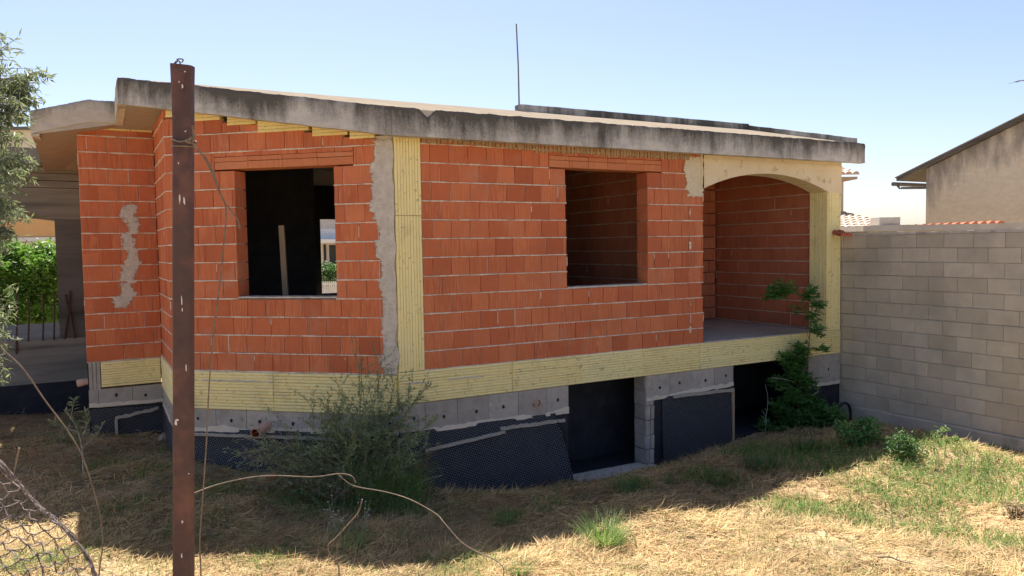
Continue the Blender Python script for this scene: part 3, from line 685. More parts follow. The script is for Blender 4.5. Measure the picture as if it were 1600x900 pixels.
# side porch at the back left
mb = MB(); ql = []
PV = 8.0
xs = [-8.5+(4.3)*k/30 for k in range(31)]
arcz = lambda u: 4.14-.34*abs((u+6.35)/2.15)**2.2
for k in range(30):
    a, b = xs[k], xs[k+1]; za, zb = arcz(a), arcz(b)
    for yy in (PV, PV+.3): mb.face([(a, yy, za), (b, yy, zb), (b, yy, 4.42), (a, yy, 4.42)])
    mb.face([(a, PV, za), (b, PV, zb), (b, PV+.3, zb), (a, PV+.3, za)])
mb.box(-4.2, -3.77, PV, PV+.3, 3.80, 4.42)
mb.box(-8.6, -3.77, PV-.03, PV+.3, 4.43, 4.56); mb.box(-8.6, -3.77, PV-.08, PV+.3, 4.57, 4.70); mb.box(-8.6, -3.77, PV-.13, PV+.3, 4.71, 4.82)
o = mb.build('porch_arch', 'old_concrete', house); o['label'] = 'grey concrete arch of the side porch'
mb = MB(); mb.box(-4.24, -3.775, PV+.02, PV+.32, 1.4, 3.82, j=.004); mb.build('porch_pillar', 'dark_concrete', house); mb = MB(); mb.box(-8.6, -8.2, PV+.02, PV+.32, 1.4, 3.9); mb.build('porch_pillar', 'dark_concrete', house)
mb = MB(); mb.box(-8.8, -3.77, PV-.02, PV+4.2, 1.25, 1.40); mb.box(-8.8, -3.77, PV, PV+.2, .52, 1.25); o = mb.build('porch_floor', 'old_concrete', house); o['label'] = 'raised concrete floor of the side porch'
mb = MB(); mb.box(-8.8, -3.77, PV+.01, PV+.2, -.8, .53); mb.build('plinth', 'bitumen', house)
mb = MB()   # far side of the porch
for k in range(30):
    a, b = xs[k], xs[k+1]; za, zb = arcz(a)*.5+1.99, arcz(b)*.5+1.99; yy = PV+4
    mb.face([(a, yy, za), (b, yy, zb), (b, yy, 4.6), (a, yy, 4.6)]); mb.face([(a, yy, za), (b, yy, zb), (b, yy+.3, zb), (a, yy+.3, za)])
mb.box(-4.2, -3.8, PV+4, PV+4.3, 1.4, 4.5); mb.build('porch_arch', 'old_concrete', house)
mb = MB(); mb.box(-9, -4.4, PV-.75, PV+7.5, 4.83, 5.12); mb.box(-4.399, -2.5, 9.36, PV+7.5, 4.83, 5.12); o = mb.build('porch_roof', 'old_concrete', house); o['label'] = 'flat grey slab roof of the side porch'  # unseen rear extension and side box added to shade the porch floor
bars = [((27, 547), (27, 454)), ((45, 533), (45, 467)), ((67, 531), (67, 458)), ((84, 531), (84, 457)), ((100, 528), (109, 455)), ((117, 527), (101, 461))]
for (x0, y0), (x1, y1) in bars:
    dep = W(-4.5, PV-.04, 0)[1]; a, b = aty(x0, y0, dep-.15*0), aty(x1, y1, dep)
    u0, v0, z0 = loc(a); u1, v1, z1 = loc(b); mb = MB(); z0 = 1.15 if x0 < 40 else 1.38
    mb.tube([(u0, PV-.035, z0), ((u0+u1)/2+.01, PV-.03, (z0+z1)/2), (u1, PV-.035, z1)], .018, n=6); mb.build('rebar', 'rebar', house)

# things on the house
mb = MB(); P = W(3.52, 2.72, rt(3.5, 2.7)+.09); tp = P+np.array([-.03, 0, 1.52])
mb.tube([P, P+(tp-P)*.5+np.array([.01, 0, 0]), tp], .016, .013, 7); tag(mb.build('steel_rod', 'rod'), 'thin steel rod standing upright on the roof ridge', 'rod')
mb = MB(); a = aty(440, 352, 12.0); b = aty(450, 475, 12.0); b[2] = 1.41
d = (b-a); fP = lambda x, y, z: tuple(a+(b-a)*(1-z)+np.array([x, y, 0]))
mb.box(-.04, .04, -.03, .03, 0, 1, fP, j=.003); tag(mb.build('wooden_prop', 'wood'), 'pale wooden prop standing inside behind the bay window', 'prop')

# ------------------------------------------------------------------ block wall on the right
bw = thing('block_wall', 'long grey concrete block wall joining the right end of the house', 'wall', tuple(HO), YAW)
fW = wallmap((9.095, 1.465), (0, -1), (-1, 0))
mb = MB(); mm = MB(); z = -.03; i = 0
while z < 3.1:
    s = -.26 if i % 2 else 0.
    while s < 11.:
        a, b = max(0, s), s+.5; s += .5
        zs = -.006*math.sin(a*.9+i*.2)
        mb.brick(a+.004, b-.004, -.18, rnd(-.005, .004), z+zs, z+.241+zs, fW, rnd(0, 1), .007, .0035)
    z += .25; i += 1
mm.box(0, 11., -.17, -.014, -.05, 3.21, fW)
ob = mb.build('blocks', 'block_tan', bw); mm.build('mortar', 'block', bw)
mb = MB(); n = 200
for k in range(n):
    a, b = 11.*k/n, 11.*(k+1)/n; h = .028+.03*max(0, nz(a, 1, 1.7)+.3)+.012*nz(a, 4, 8)
    mb.box(a, b+.001, -.19-.01*nz(a, 2, 5), .006+.012*nz(a, 9, 7), 3.215, 3.225+max(.008, h), fW)
mb.build('coping', 'cement', bw)
mb = MB(); n = 60; vs = []
for k in range(n+1):
    s = 11.*k/n; zt = -.04+.018*nz(s, 1, 2)
    vs += [fW(s, .055+.01*nz(s, 5, 3), -1), fW(s, .05+.01*nz(s, 5, 3), zt-.02), fW(s, .035, zt), fW(s, -.1, zt)]
mb.raw(vs, [(4*k+w_, 4*k+4+w_, 4*k+5+w_, 4*k+1+w_) for k in range(n) for w_ in range(3)]); mb.build('footing', 'footing', bw)

# ------------------------------------------------------------------ neighbours
# big house right, gable wall towards the camera, eave on its left
def pt(px, py, Y): return aty(px, py, Y)
nb = thing('neighbour_house', 'tall beige plastered house with stained gable and sloping roof beyond the block wall', 'house')
Yn = 25.
e0 = pt(1447, 300, Yn); dirx = -HV; dep = HU
fN = lambda s, t, z: tuple(np.array([e0[0], e0[1], 0])+dirx*s-dep*t+np.array([0, 0, z]))
zl = 5.42; sl = .37
mb = MB(); hs = []
nxn, nzn = 40, 24; vs = []
for k in range(nxn+1):
    s = 6.5*k/nxn; zt = zl+sl*s
    for j in range(nzn+1): vs.append(fN(s, 0, -1+(zt+1)*j/nzn)); hs.append(max(-.6, 1-(zt+1)*(1-j/nzn)/1.1))
mb.raw(vs, [(k*(nzn+1)+j, (k+1)*(nzn+1)+j, (k+1)*(nzn+1)+j+1, k*(nzn+1)+j+1) for k in range(nxn) for j in range(nzn)])
nv = len(mb.v)
mb.face([fN(0, 0, -1), fN(0, -9, -1), fN(0, -9, zl), fN(0, 0, zl)])
mb.face([fN(6.5, 0, -1), fN(6.5, -9, -1), fN(6.5, -9, zl+sl*6.5), fN(6.5, 0, zl+sl*6.5)])
o = mb.build('wall', 'wall_stain', nb); a = o.data.attributes.new('h', 'FLOAT', 'POINT'); a.data.foreach_set('value', np.array(hs+[.2]*(len(mb.v)-nv), np.float32))
mb = MB(); mb.box(3.05, 3.3, 0, .03, -1, zl+sl*3.0, fN); mb.build('ochre_strip', 'orange_wall', nb); o = [c for c in nb.children if c.name.startswith('ochre')][0]
mb = MB()
vs = [fN(s, t, zl+sl*s+dz) for s in (-.95, 6.7) for t in (.15, -9.2) for dz in (.03, .13)]
mb.raw(vs, [(0, 1, 3, 2), (4, 6, 7, 5), (0, 4, 5, 1), (2, 3, 7, 6), (0, 2, 6, 4), (1, 5, 7, 3)]); ro = mb.build('roof', 'dark_concrete', nb)
mb = MB(); vs = [fN(s, t, zl+sl*s+dz) for s in (-.98, 6.7) for t in (.19, -.25) for dz in (.132, .165)]; mb.raw(vs, [(0, 1, 3, 2), (4, 6, 7, 5), (0, 4, 5, 1), (2, 3, 7, 6), (0, 2, 6, 4), (1, 5, 7, 3)]); mb.build('verge_capping', 'old_concrete', ro)
mb = MB(); mb.tube([fN(-1.0, .25, zl-.42), fN(-1.0, -9.2, zl-.42)], .07, n=8); mb.tube([fN(-1.0, .05, zl-.44), fN(-.9, .05, zl-.56), fN(0, .03, zl-.62)], .04, n=6); mb.build('gutter', 'grey_metal', nb)
# tile rows helper: barrel tiles running down a slope between two edges
def tiles(mb, A, Bv, Cv, n, r, rows=1, mi=0):
    """A + s*Bv (along eave) + q*Cv (up slope): n barrels each of rows tiles"""
    A, Bv, Cv = map(np.array, (A, Bv, Cv)); nrm = np.cross(Bv, Cv); nrm = nrm/np.linalg.norm(nrm); nrm = nrm if nrm[2] > 0 else -nrm; bl = Bv/np.linalg.norm(Bv)
    for i in range(n):
        c = A+Bv*(i+.5)/n
        for q in range(rows):
            p0, p1 = c+Cv*(q/rows), c+Cv*((q+1.08)/rows); tn = rnd(0, 1); vs = []
            for p, rr in ((p0, r*1.06), (p1, r*.9)):
                for k in range(7):
                    w_ = math.pi*k/6; vs.append(p-bl*rr*math.cos(w_)+nrm*(rr*math.sin(w_)+.02*(p is p0)))
            mb.raw(vs, [(k, k+1, k+8, k+7) for k in range(6)]+[tuple(range(7))], tn, mi)
# tall narrow wall with tile eave, right behind the end of the house
th = thing('tiled_house', 'slim beige house end with a clay tile eave peeping out behind the yellow porch column', 'house')
c = pt(1318, 300, 22.); mb = MB(); fT = lambda x, y, z: (c[0]+x, c[1]+y, z)
mb.box(-4, 0, 0, 5, -1, 4.85, fT); mb.build('wall', 'render_far', th)
mb = MB(); mb.box(-4.1, .24, -.35, 5, 4.85, 4.92, fT); ro = mb.build('roof', 'wood', th); mb = MB(); tiles(mb, fT(-4.1, -.42, 4.95), (4.36, 0, 0), (0, 2.6, .55), 22, .095, 6); mb.build('roof_tiles', 'roof_tile', ro)
# low tiled roof
lh = thing('low_house', 'low house with a pale mottled tile roof behind the block wall', 'house')
c2 = pt(1340, 362, 19.); mb = MB(); fL = lambda x, y, z: (c2[0]+x, c2[1]+y, z); mb.box(-3, 1.0, 0, 5, -1, 3.35, fL); mb.build('wall', 'render_far', lh)
mb = MB(); A = np.array(fL(-3.1, -.3, 3.35)); tiles(mb, A, (4.3, 0, -.05), (-.4, 3.2, .60), 24, .095, 9)
vs = [A, A+np.array((4.3, 0, -.05)), A+np.array((3.9, 3.2, .55)), A+np.array((-.4, 3.2, .60))]; mb.face(vs); mb.build('roof', 'roof_tile', lh)
# outbuilding with grey flat roof, chimney stack, red tile edge
ob = thing('outbuilding', 'flat grey roofed outbuilding with a square chimney and red tile edge beyond the block wall', 'building')
c3 = pt(1345, 372, 15.5); fO = lambda x, y, z: (c3[0]+x, c3[1]+y, z)
mb = MB(); mb.box(.15, 4.4, 0, 3, -1, 3.30, fO); mb.build('wall', 'render_far', ob)
mb = MB(); mb.box(.0, 4.6, -.1, 3.1, 3.30, 3.42, fO, j=.004); mb.build('roof', 'slab', ob)
mb = MB(); q0 = pt(1367, 362, 16.6); q1 = pt(1399, 362, 16.6); zt = pt(1382, 340, 16.6)[2]
mb.box(q0[0], q1[0], q0[1]-.2, q0[1]+.22, 3.3, zt, j=.004); ch = mb.build('chimney', 'batten', ob)
mb = MB(); A = pt(1418, 359, 15.8); Bp = pt(1566, 352, 15.8); tiles(mb, A+np.array([0, -.1, .0]), Bp-A, (0, .55, .02), 11, .075, 2); mb.build('tile_edge', 'red_tile', ob)
mb = MB(); p = pt(1415, 360, 16.4); mb.tube([p, p+np.array([0, 0, .09])], .045, n=10); mb.tube([p+np.array([0, 0, .09]), p+np.array([0, 0, .12])], .065, .05, n=10); mb.build('flue', 'stone_pale', ob)
mb = MB(); A = pt(1313, 371, 14.4); tiles(mb, A, (.24, .03, .0), (-.05, .9, .18), 2, .06, 3); tag(mb.build('ridge_tile', 'red_tile'), 'few red roof tiles at the corner where block wall meets the yellow column', 'roof tile')
# aerial at the right edge
an = thing('roof_aerial', 'thin metal aerial arm against the sky above the tall beige house', 'aerial', tuple(pt(1625, 220, 27.)))
q = an.location; mb = MB(); L0 = lambda P: tuple(np.array(P)-np.array(q)); a = pt(1585, 128, 27.); b = pt(1640, 118, 27.); bt = pt(1625, 240, 27.)
mb.tube([L0(bt), L0(pt(1625, 112, 27.))], .025, n=6); mb.build('mast', 'grey_metal', an)
mb = MB(); mb.tube([L0(a), L0(b)], .018, n=5)
for k in range(5): p = a+(b-a)*(k/5); mb.tube([L0(p+np.array([0, -.3, -.0])), L0(p+np.array([0, .3, 0]))], .009, n=4)
mb.build('arm', 'grey_metal', an)
# far house at the left
fh = thing('far_house', 'cream and orange two storey house far behind the porch on the left', 'house')
h0 = pt(-260, 300, 38.); h1 = pt(98, 300, 38.); fH = lambda x, y, z: (h0[0]+x, h0[1]+y, z); wd = h1[0]-h0[0]
zz = lambda py: pt(50, py, 38.)[2]
mb = MB(); mb.box(0, wd+3, 0, 8, -1, zz(377), fH); mb.build('lower_wall', 'cream', fh)
mb = MB(); mb.box(0, wd+3.05, -.12, 8, zz(377)+.003, zz(371), fH); mb.build('string_course', 'white_wall', fh)
mb = MB(); mb.box(0, wd+3, .02, 8, zz(371)+.003, zz(300), fH); mb.build('orange_wall', 'orange_wall', fh)
mb = MB(); mb.box(0, wd-.2, 0, 8, zz(300)+.003, zz(203), fH); mb.build('upper_wall', 'cream', fh)
mb = MB(); mb.box(-.2, wd, -.3, 8.2, zz(203)+.003, zz(199), fH); mb.build('roof', 'grey_metal', fh)
mb = MB(); 
for x in (2, 5.2, 8): mb = MB(); mb.box(x, x+1.1, -.03, .02, zz(280), zz(235), fH); mb.build('window', 'glass_dark', fh)
# building glimpsed through the far window of the house
gh = thing('pale_building', 'pale building with a white balcony edge glimpsed straight through the bay window', 'building')
yb = 36.; g0 = pt(470, 330, yb); g1 = pt(560, 330, yb); zb = lambda py: pt(512, py, yb)[2]
def gb(name, mt, a, b, off=0., x0=g0[0], x1=g1[0]):
    mb = MB(); mb.box(x0, x1, yb+off, yb+4, zb(b), zb(a)); return mb.build(name, mt, gh)
gb('upper_wall', 'stone_pale', 300, 357); gb('wall_band', 'white_wall', 357.2, 374); gb('balcony_edge', 'white_wall', 374.2, 380, -.8); gb('lower_wall', 'stone_pale', 380.2, 470)
mb = MB(); xa = pt(506, 400, yb)[0]; mb.box(xa, xa+.12, yb-.05, yb+.02, zb(430), zb(382)); xa = pt(515, 400, yb)[0]; mb.box(xa, xa+.5, yb-.05, yb+.02, zb(425), zb(383)); mb.build('window', 'glass_dark', gh)
fc = thing('white_fence', 'low white picket railing seen through the bay window', 'fence')
yf = 27.; mb = MB(); xa, xb = pt(490, 450, yf)[0], pt(545, 450, yf)[0]; za, zb2 = pt(512, 468, yf)[2], pt(512, 440, yf)[2]
n = 18
for k in range(n): x = xa+(xb-xa)*k/n; mb.box(x, x+.035, yf, yf+.03, za-.5, zb2)
mb.build('pickets', 'white_wall', fc); mb = MB(); mb.box(xa, xb, yf+.031, yf+.06, zb2-.12, zb2-.06); mb.box(xa, xb, yf-.3, yf+.3, za-1.6, za-.1); mb.build('rail', 'white_wall', fc)

# ------------------------------------------------------------------ vegetation helpers
def unit(): 
    v = np.array([random.gauss(0, 1) for _ in range(3)]); return v/np.linalg.norm(v)
def cloud(mb, centres, n, ln, wd, flat=.5):
    """leaves filling a set of ellipsoid clumps (c, radii)"""
    tot = sum(r[0]*r[1]*r[2] for c, r in centres)
    for c, r in centres:
        k = max(8, int(n*r[0]*r[1]*r[2]/tot)); ct = rnd(-.2, .2)
        for _ in range(k):
            d = unit()*(random.random()**.45); p = np.array(c)+d*np.array(r)*rnd(.8, 1.15)
            a = unit(); a[2] = a[2]*.5-.1; nn = unit(); nn[2] = abs(nn[2])+flat
            mb.leaf(p, a, nn, ln*rnd(.6, 1.3), wd*rnd(.6, 1.3), min(1, max(0, .5+ct+rnd(-.35, .35))))
def pinnate(mb, mt_stem, p, d, ln, nl, leaf, wd, droop=.3):
    """a compound leaf: stalk with paired leaflets"""
    p = np.array(p, float); d = np.array(d, float); d /= np.linalg.norm(d); pts = [p]
    tn = rnd(.15, .9)
    for k in range(nl):
        d = d+np.array([0, 0, -droop/nl]); d /= np.linalg.norm(d); p = p+d*ln/nl; pts.append(p)
        sd = np.cross(d, [0, 0, 1]); sd = sd/(np.linalg.norm(sd)+1e-6)
        for sg in (-1, 1): mb.leaf(p, sd*sg+d*.5+np.array([0, 0, rnd(-.25, .1)]), (rnd(-.3, .3), rnd(-.3, .3), 1), leaf*rnd(.8, 1.2), wd*rnd(.8, 1.2), min(1, max(0, tn+rnd(-.2, .2))))
    mb.leaf(p, d, (0, 0, 1), leaf, wd, tn); return pts

# ------------------------------------------------------------------ grass (nobody could count it)
def blades(n, kind, seed):
    r = np.random.default_rng(seed); ang = r.uniform(-.95, .95, n); lg = np.exp(r.uniform(np.log(3.2), np.log(19), n))
    X = lg*np.sin(ang); Y = lg*np.cos(ang); return X, Y, r
def outside(X, Y):
    dx, dy = X-HO[0], Y-HO[1]; a = dx*HU[0]+dy*HU[1]; b = dx*HV[0]+dy*HV[1]
    inh = (b > -.03) & (a > -2.64) & ((a*math.sin(B)+b*math.cos(B)) > -.02); inh |= (a > -3.8) & (b > 4.28); inh |= (b > 7.95)
    return ~inh & (a < 9.03)
def fbm(X, Y, s, seed):
    o = np.zeros_like(X); amp = 1.
    for k in range(4):
        f = s*2**k; o += amp*np.sin(X*f*1.0+seed*1.3+1.7*np.sin(Y*f*.63+seed))*np.sin(Y*f*1.1+seed*2.1+1.9*np.sin(X*f*.57-seed)); amp *= .6
    return o/1.6
GREENS = [(1180, 708, .45, 1.3), (1240, 718, .5, 1.3), (1300, 708, .45, 1.2), (1345, 712, .4, 1.2), (1420, 718, .4, 1.1), (1380, 770, .5, .8), (1470, 830, .4, .7), (1580, 850, .4, .8), (1090, 745, .35, .9), (620, 760, .4, .8), (470, 790, .5, .6), (1290, 720, .6, 1.), (1500, 740, 1.2, 1.2), (1560, 760, 1.0, 1.2), (1250, 800, .45, .9), (1340, 805, .4, .8), (1440, 795, .5, .9), (985, 762, .33, 1.2), (1120, 750, .35, .9), (1200, 715, .45, 1.1), (560, 840, .25, .7), (1420, 760, .7, .6), (790, 812, .2, .9), (60, 880, .5, .7), (230, 735, .35, .45), (350, 765, .4, .45), (300, 830, .4, .5), (190, 800, .4, .5), (700, 800, .4, .4), (620, 835, .35, .5), (470, 805, .35, .45), (860, 790, .35, .4), (700, 890, .5, .35), (150, 730, .4, .5), (420, 870, .4, .4), (90, 690, .3, .5), (330, 700, .3, .3), (1400, 730, .5, .7), (1560, 700, .5, .6)]
GP = [(at(px, py), r_, s_) for px, py, r_, s_ in GREENS]
def greenness(X, Y):
    o = np.zeros_like(X)+.06
    for p, r_, s_ in GP: o = np.maximum(o, s_*np.exp(-((X-p[0])**2+(Y-p[1])**2)/r_**2))
    return o
def make_blades(name, n, seed, mode):
    X, Y, r = blades(n, mode, seed); k = outside(X, Y); X, Y = X[k], Y[k]
    gr = greenness(X, Y)*(1+.5*fbm(X, Y, 3.3, 13.))+.18*fbm(X, Y, 1.7, 3.)
    u1 = r.random(len(X))
    if mode == 'green': k = u1 < np.clip(gr*1.5-.03, .03, 1)
    else: k = u1 < np.clip(1.25-gr*1.0, .15, 1)
    if mode == 'dry': k &= ~((fbm(X, Y, 1.6, 55.) > .50) & (r.random(len(X)) < .75))
    X, Y, gr = X[k], Y[k], gr[k]; n = len(X); Z = ground_arr(X, Y)
    dist = np.sqrt(X**2+Y**2)
    az = r.uniform(0, 2*np.pi, n)
    if mode == 'green':
        el = r.uniform(.5, 1.4, n); ln = r.uniform(.05, .15, n)*(.7+.8*np.clip(gr, 0, 1)); wd = r.uniform(.004, .008, n); bend = r.uniform(.1, .8, n)
        mixc = r.random(n)[:, None]; col = np.array([.075, .165, .04])*(1-mixc)+np.array([.20, .33, .09])*mixc
        yl = (r.random(n) < .25)[:, None]; col = np.where(yl, np.array([.42, .38, .15])*r.uniform(.7, 1.1, n)[:, None], col)
        Z = Z-.005
    else:
        clump = fbm(X, Y, 3.1, 8.); flow = fbm(X, Y, .9, 21.)*2.2
        az = flow+r.normal(0, .9, n); el = np.abs(r.normal(.05, .15, n)); up = r.random(n) < .03; el = np.where(up, r.uniform(.6, 1.4, n), el)
        ln = r.uniform(.06, .26, n); ln = np.where(up, r.uniform(.05, .16, n), ln); wd = r.uniform(.0035, .009, n); bend = r.normal(.1, .5, n)
        Z = Z+r.uniform(-.005, .035, n)+.025*np.clip(clump, -.5, 1)
        t = r.random(n)[:, None]; q = r.random(n)[:, None]
        col = np.array([.45, .31, .145])*(1-t)+np.array([.80, .62, .34])*t
        dk = np.clip(.5-.9*fbm(X, Y, 2.2, 33.), 0, 1)[:, None]*.6
        col = col*(1-dk*.6)
        col = np.where(q < .10, np.array([.16, .12, .07]), col); col = np.where(q > .93, np.array([.30, .33, .12]), col)
    wd = wd*np.clip(dist/7, .7, 1.6)
    d0 = np.stack([np.cos(az)*np.cos(el), np.sin(az)*np.cos(el), np.sin(el)], 1)
    el2 = el-bend; d1 = np.stack([np.cos(az+.3*bend)*np.cos(el2), np.sin(az+.3*bend)*np.cos(el2), np.sin(el2)], 1)
    sd = np.stack([-np.sin(az), np.cos(az), r.normal(0, .5, n)], 1); sd /= np.linalg.norm(sd, axis=1)[:, None]
    P0 = np.stack([X, Y, Z], 1); P1 = P0+d0*(ln*.5)[:, None]; P2 = P1+d1*(ln*.5)[:, None]
    w2 = (wd/2)[:, None]
    V = np.stack([P0-sd*w2, P0+sd*w2, P1+sd*w2*.8, P1-sd*w2*.8, P2+sd*w2*.15, P2-sd*w2*.15], 1).reshape(-1, 3)
    b = (np.arange(n)*6)[:, None]; Q = np.concatenate([b+np.array([0, 1, 2, 3]), b+np.array([3, 2, 4, 5])], 1).reshape(-1, 4)
    o = np_mesh(name, V, Q, 'blade', col=np.repeat(col, 6, 0)); o['kind'] = 'stuff'; return o
o = make_blades('dry_grass', 400000, 5, 'dry'); o['label'] = 'mown straw coloured dry grass lying over the yard'
o = make_blades('green_grass', 560000, 6, 'green'); o['label'] = 'patches of short green grass growing through the hay'

# grass tufts: each one a thing
def tuft(px, py, h, w, n, label, mt='leaf_tuft', wd=.008, group='green grass tufts in the yard'):
    p = at(px, py); mb = MB()
    for _ in range(n):
        a = rnd(0, 6.283); rr = w*.35*math.sqrt(random.random()); b0 = np.array([math.cos(a)*rr, math.sin(a)*rr, -.02])
        lean = rnd(.05, .75); a2 = a+rnd(-.9, .9); l = h*rnd(.5, 1.1); d = np.array([math.cos(a2)*lean, math.sin(a2)*lean, 1.]); d /= np.linalg.norm(d)
        pts = [b0]; 
        for k in range(4): d = d+np.array([math.cos(a2)*.12, math.sin(a2)*.12, -.16*lean-.03]); d /= np.linalg.norm(d); pts.append(pts[-1]+d*l/4)
        sd = np.array([-math.sin(a2), math.cos(a2), rnd(-.3, .3)]); vs = []
        for k, q in enumerate(pts): ww = wd*.5*(1-k/4.3); vs += [q-sd*ww, q+sd*ww]
        mb.raw(vs, [(2*k, 2*k+1, 2*k+3, 2*k+2) for k in range(4)], rnd(0, 1))
    o = mb.build('grass_tuft', mt); o.location = (p[0], p[1], g(p[0], p[1])); return tag(o, label, 'grass tuft', group)
tuft(945, 852, .42, .5, 420, 'largest bright green grass tuft standing in the sunlit hay')
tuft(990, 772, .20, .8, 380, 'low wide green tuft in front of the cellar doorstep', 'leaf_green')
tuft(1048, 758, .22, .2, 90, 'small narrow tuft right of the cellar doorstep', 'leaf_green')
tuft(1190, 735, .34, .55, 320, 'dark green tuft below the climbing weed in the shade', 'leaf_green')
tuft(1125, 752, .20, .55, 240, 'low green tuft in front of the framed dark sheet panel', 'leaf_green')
tuft(552, 858, .24, .3, 130, 'tuft below the big straggly shrub at the edge of the shade')
tuft(786, 822, .22, .26, 120, 'lone tuft in the shaded hay left of the largest tuft')
tuft(812, 897, .18, .25, 110, 'tuft cut off by the bottom edge under the end of the loose cable')
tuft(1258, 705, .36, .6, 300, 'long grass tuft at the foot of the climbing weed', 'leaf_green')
tuft(1072, 812, .14, .3, 110, 'flat tuft on the line between sun and shade right of the largest tuft')

# big straggly shrub before the corner
def shrub():
    base = at(548, 792); root = thing('straggly_shrub', 'big straggly green shrub with bare twigs in front of the bay wall', 'shrub', (base[0], base[1], g(base[0], base[1])))
    o3 = np.array(root.location); st = MB(); lf = MB(); dry = MB(); dr2 = MB()
    dep = base[1]+.25
    def branch(p0, p1, r, leaves, ln, wd, m=10, sag=.05, mb=st, lm=lf, sub=0, tlo=0., thi=1.):
        p0, p1 = np.array(p0), np.array(p1); L_ = np.linalg.norm(p1-p0); side = unit()*L_*.10; pts = []
        for k in range(m+1):
            t = k/m; pts.append(p0+(p1-p0)*t+side*math.sin(3.14*t)+np.array([0, 0, sag*math.sin(3.14*t)*L_])+unit()*.010)
        mb.tube(pts, r, r*.35, 4, rnd(0, 1))
        for _ in range(leaves):
            t = rnd(.15, 1.)*m; k = min(m-1, int(t)); p = pts[k]+(pts[k+1]-pts[k])*(t-k); d = (pts[k+1]-pts[k]); d = d/(np.linalg.norm(d)+1e-9)+unit()*1.0
            lm.leaf(p, d, unit(), ln*rnd(.6, 1.3), wd*rnd(.7, 1.2), rnd(tlo, thi))
        for _ in range(sub):
            t = rnd(.3, .9)*m; k = int(t); q = pts[k]; d = (p1-p0)/L_+unit()*.9; d /= np.linalg.norm(d)
            branch(q, q+d*L_*rnd(.18, .38), r*.55, leaves//3+1, ln, wd, 5, .05, mb, lm)
        return pts
    P = lambda px, py, dy=0.: aty(px, py, dep+dy)-o3
    b0 = np.array([0, 0, .0])
    tips = [(375, 700, 20), (392, 735, 22), (470, 700, 30), (465, 735, 30), (500, 770, 30), (400, 705, 26), (385, 725, 22), (490, 655, 30), (505, 640, 34), (530, 622, 40), (552, 600, 34), (590, 590, 44), (612, 600, 44), (640, 610, 40), (655, 640, 44), (668, 665, 44), (650, 700, 44), (620, 670, 60), (600, 640, 60), (570, 650, 56), (540, 665, 50), (500, 690, 44), (470, 710, 34), (640, 740, 44), (600, 720, 60), (560, 720, 50), (525, 735, 40), (580, 760, 44), (610, 770, 34), (440, 735, 24), (420, 705, 24)]
    for px, py, nl in tips:
        for q in range(2 if py < 640 else 5):
            tip = P(px+rnd(-24, 24), py+rnd(-20, 20), rnd(-.35, .30)); start = b0+np.array([rnd(-.25, .45), rnd(-.2, .2), rnd(0, .25)])
            branch(start, tip, .0045, int(nl*(1.0 if py < 640 else 1.6)),   .056, .017, 10, .10, st, lf, 4)
    # tall sprigs with small leaves
    for px, py, qx in ((548, 522, 560), (581, 528, 590), (597, 560, 598), (520, 575, 560), (565, 560, 575), (640, 590, 620), (672, 600, 632), (610, 575, 600)):
        branch(P(qx, 660), P(px, py, .1), .0035, 70, .026, .013, 12, .02, st, lf, 6, 0., .5)
    branch(P(545, 770), P(560, 665, .1), .016, 0, .03, .01, 8, .0, st); branch(P(552, 740), P(528, 790, -.2), .010, 0, .03, .01, 8, .0, st)
    root2 = st.build('stems', 'twig', root); lf.build('foliage', 'leaf_shrub', root)
    # dry blond grass caught in the right of the shrub, dry seed heads
    for _ in range(420):
        s = b0+np.array([rnd(.1, .95), rnd(-.3, .2), rnd(0, .3)]); e = s+np.array([rnd(-.3, .4), rnd(-.2, .2), rnd(.1, .55)]); branch(s, e, .0022, 5, .05, .004, 6, .2, dry, dry)
    for _ in range(60):
        s = P(rnd(630, 660), rnd(720, 770), .1); e = P(rnd(660, 692), rnd(690, 790), rnd(-.1, .3)); branch(s, e, .0025, 9, .025, .010, 6, .1, dr2, dr2)
    for _ in range(420):
        s = b0+np.array([rnd(-.35, 1.0), rnd(-.45, .1), -.02]); a2 = rnd(0, 6.28); l = rnd(.25, .62); d = np.array([math.cos(a2)*rnd(.1, .7), math.sin(a2)*.4, 1.]); d /= np.linalg.norm(d); pts = [s]
        for k in range(5): d = d+np.array([math.cos(a2)*.14, math.sin(a2)*.1, -.2]); d /= np.linalg.norm(d); pts.append(pts[-1]+d*l/5)
        sd = np.array([-math.sin(a2)*.6, math.cos(a2)*.3, rnd(-.2, .2)]); sd /= np.linalg.norm(sd)+1e-6; vs = []
        for k, q in enumerate(pts): ww = .0048*(1-k/5.4); vs += [q-sd*ww, q+sd*ww]
        dry.raw(vs, [(2*k, 2*k+1, 2*k+3, 2*k+2) for k in range(5)], rnd(0, 1))
    dry.build('dry_stalks', 'leaf_tuft', root); dr2.build('dead_twigs', 'straw_dark', root)
    gr = MB()
    for px, py, qx, qy in ((355, 722, 420, 700), (372, 680, 425, 712), (425, 660, 470, 722), (400, 745, 415, 685), (362, 690, 410, 690), (600, 790, 690, 742), (500, 745, 470, 690), (520, 695, 560, 745)):
        branch(P(qx, qy), P(px, py, -.2), .0045, 16, .02, .004, 9, .03, gr, gr, 2)
    gr.build('bare_twigs', 'twig_grey', root)
shrub()

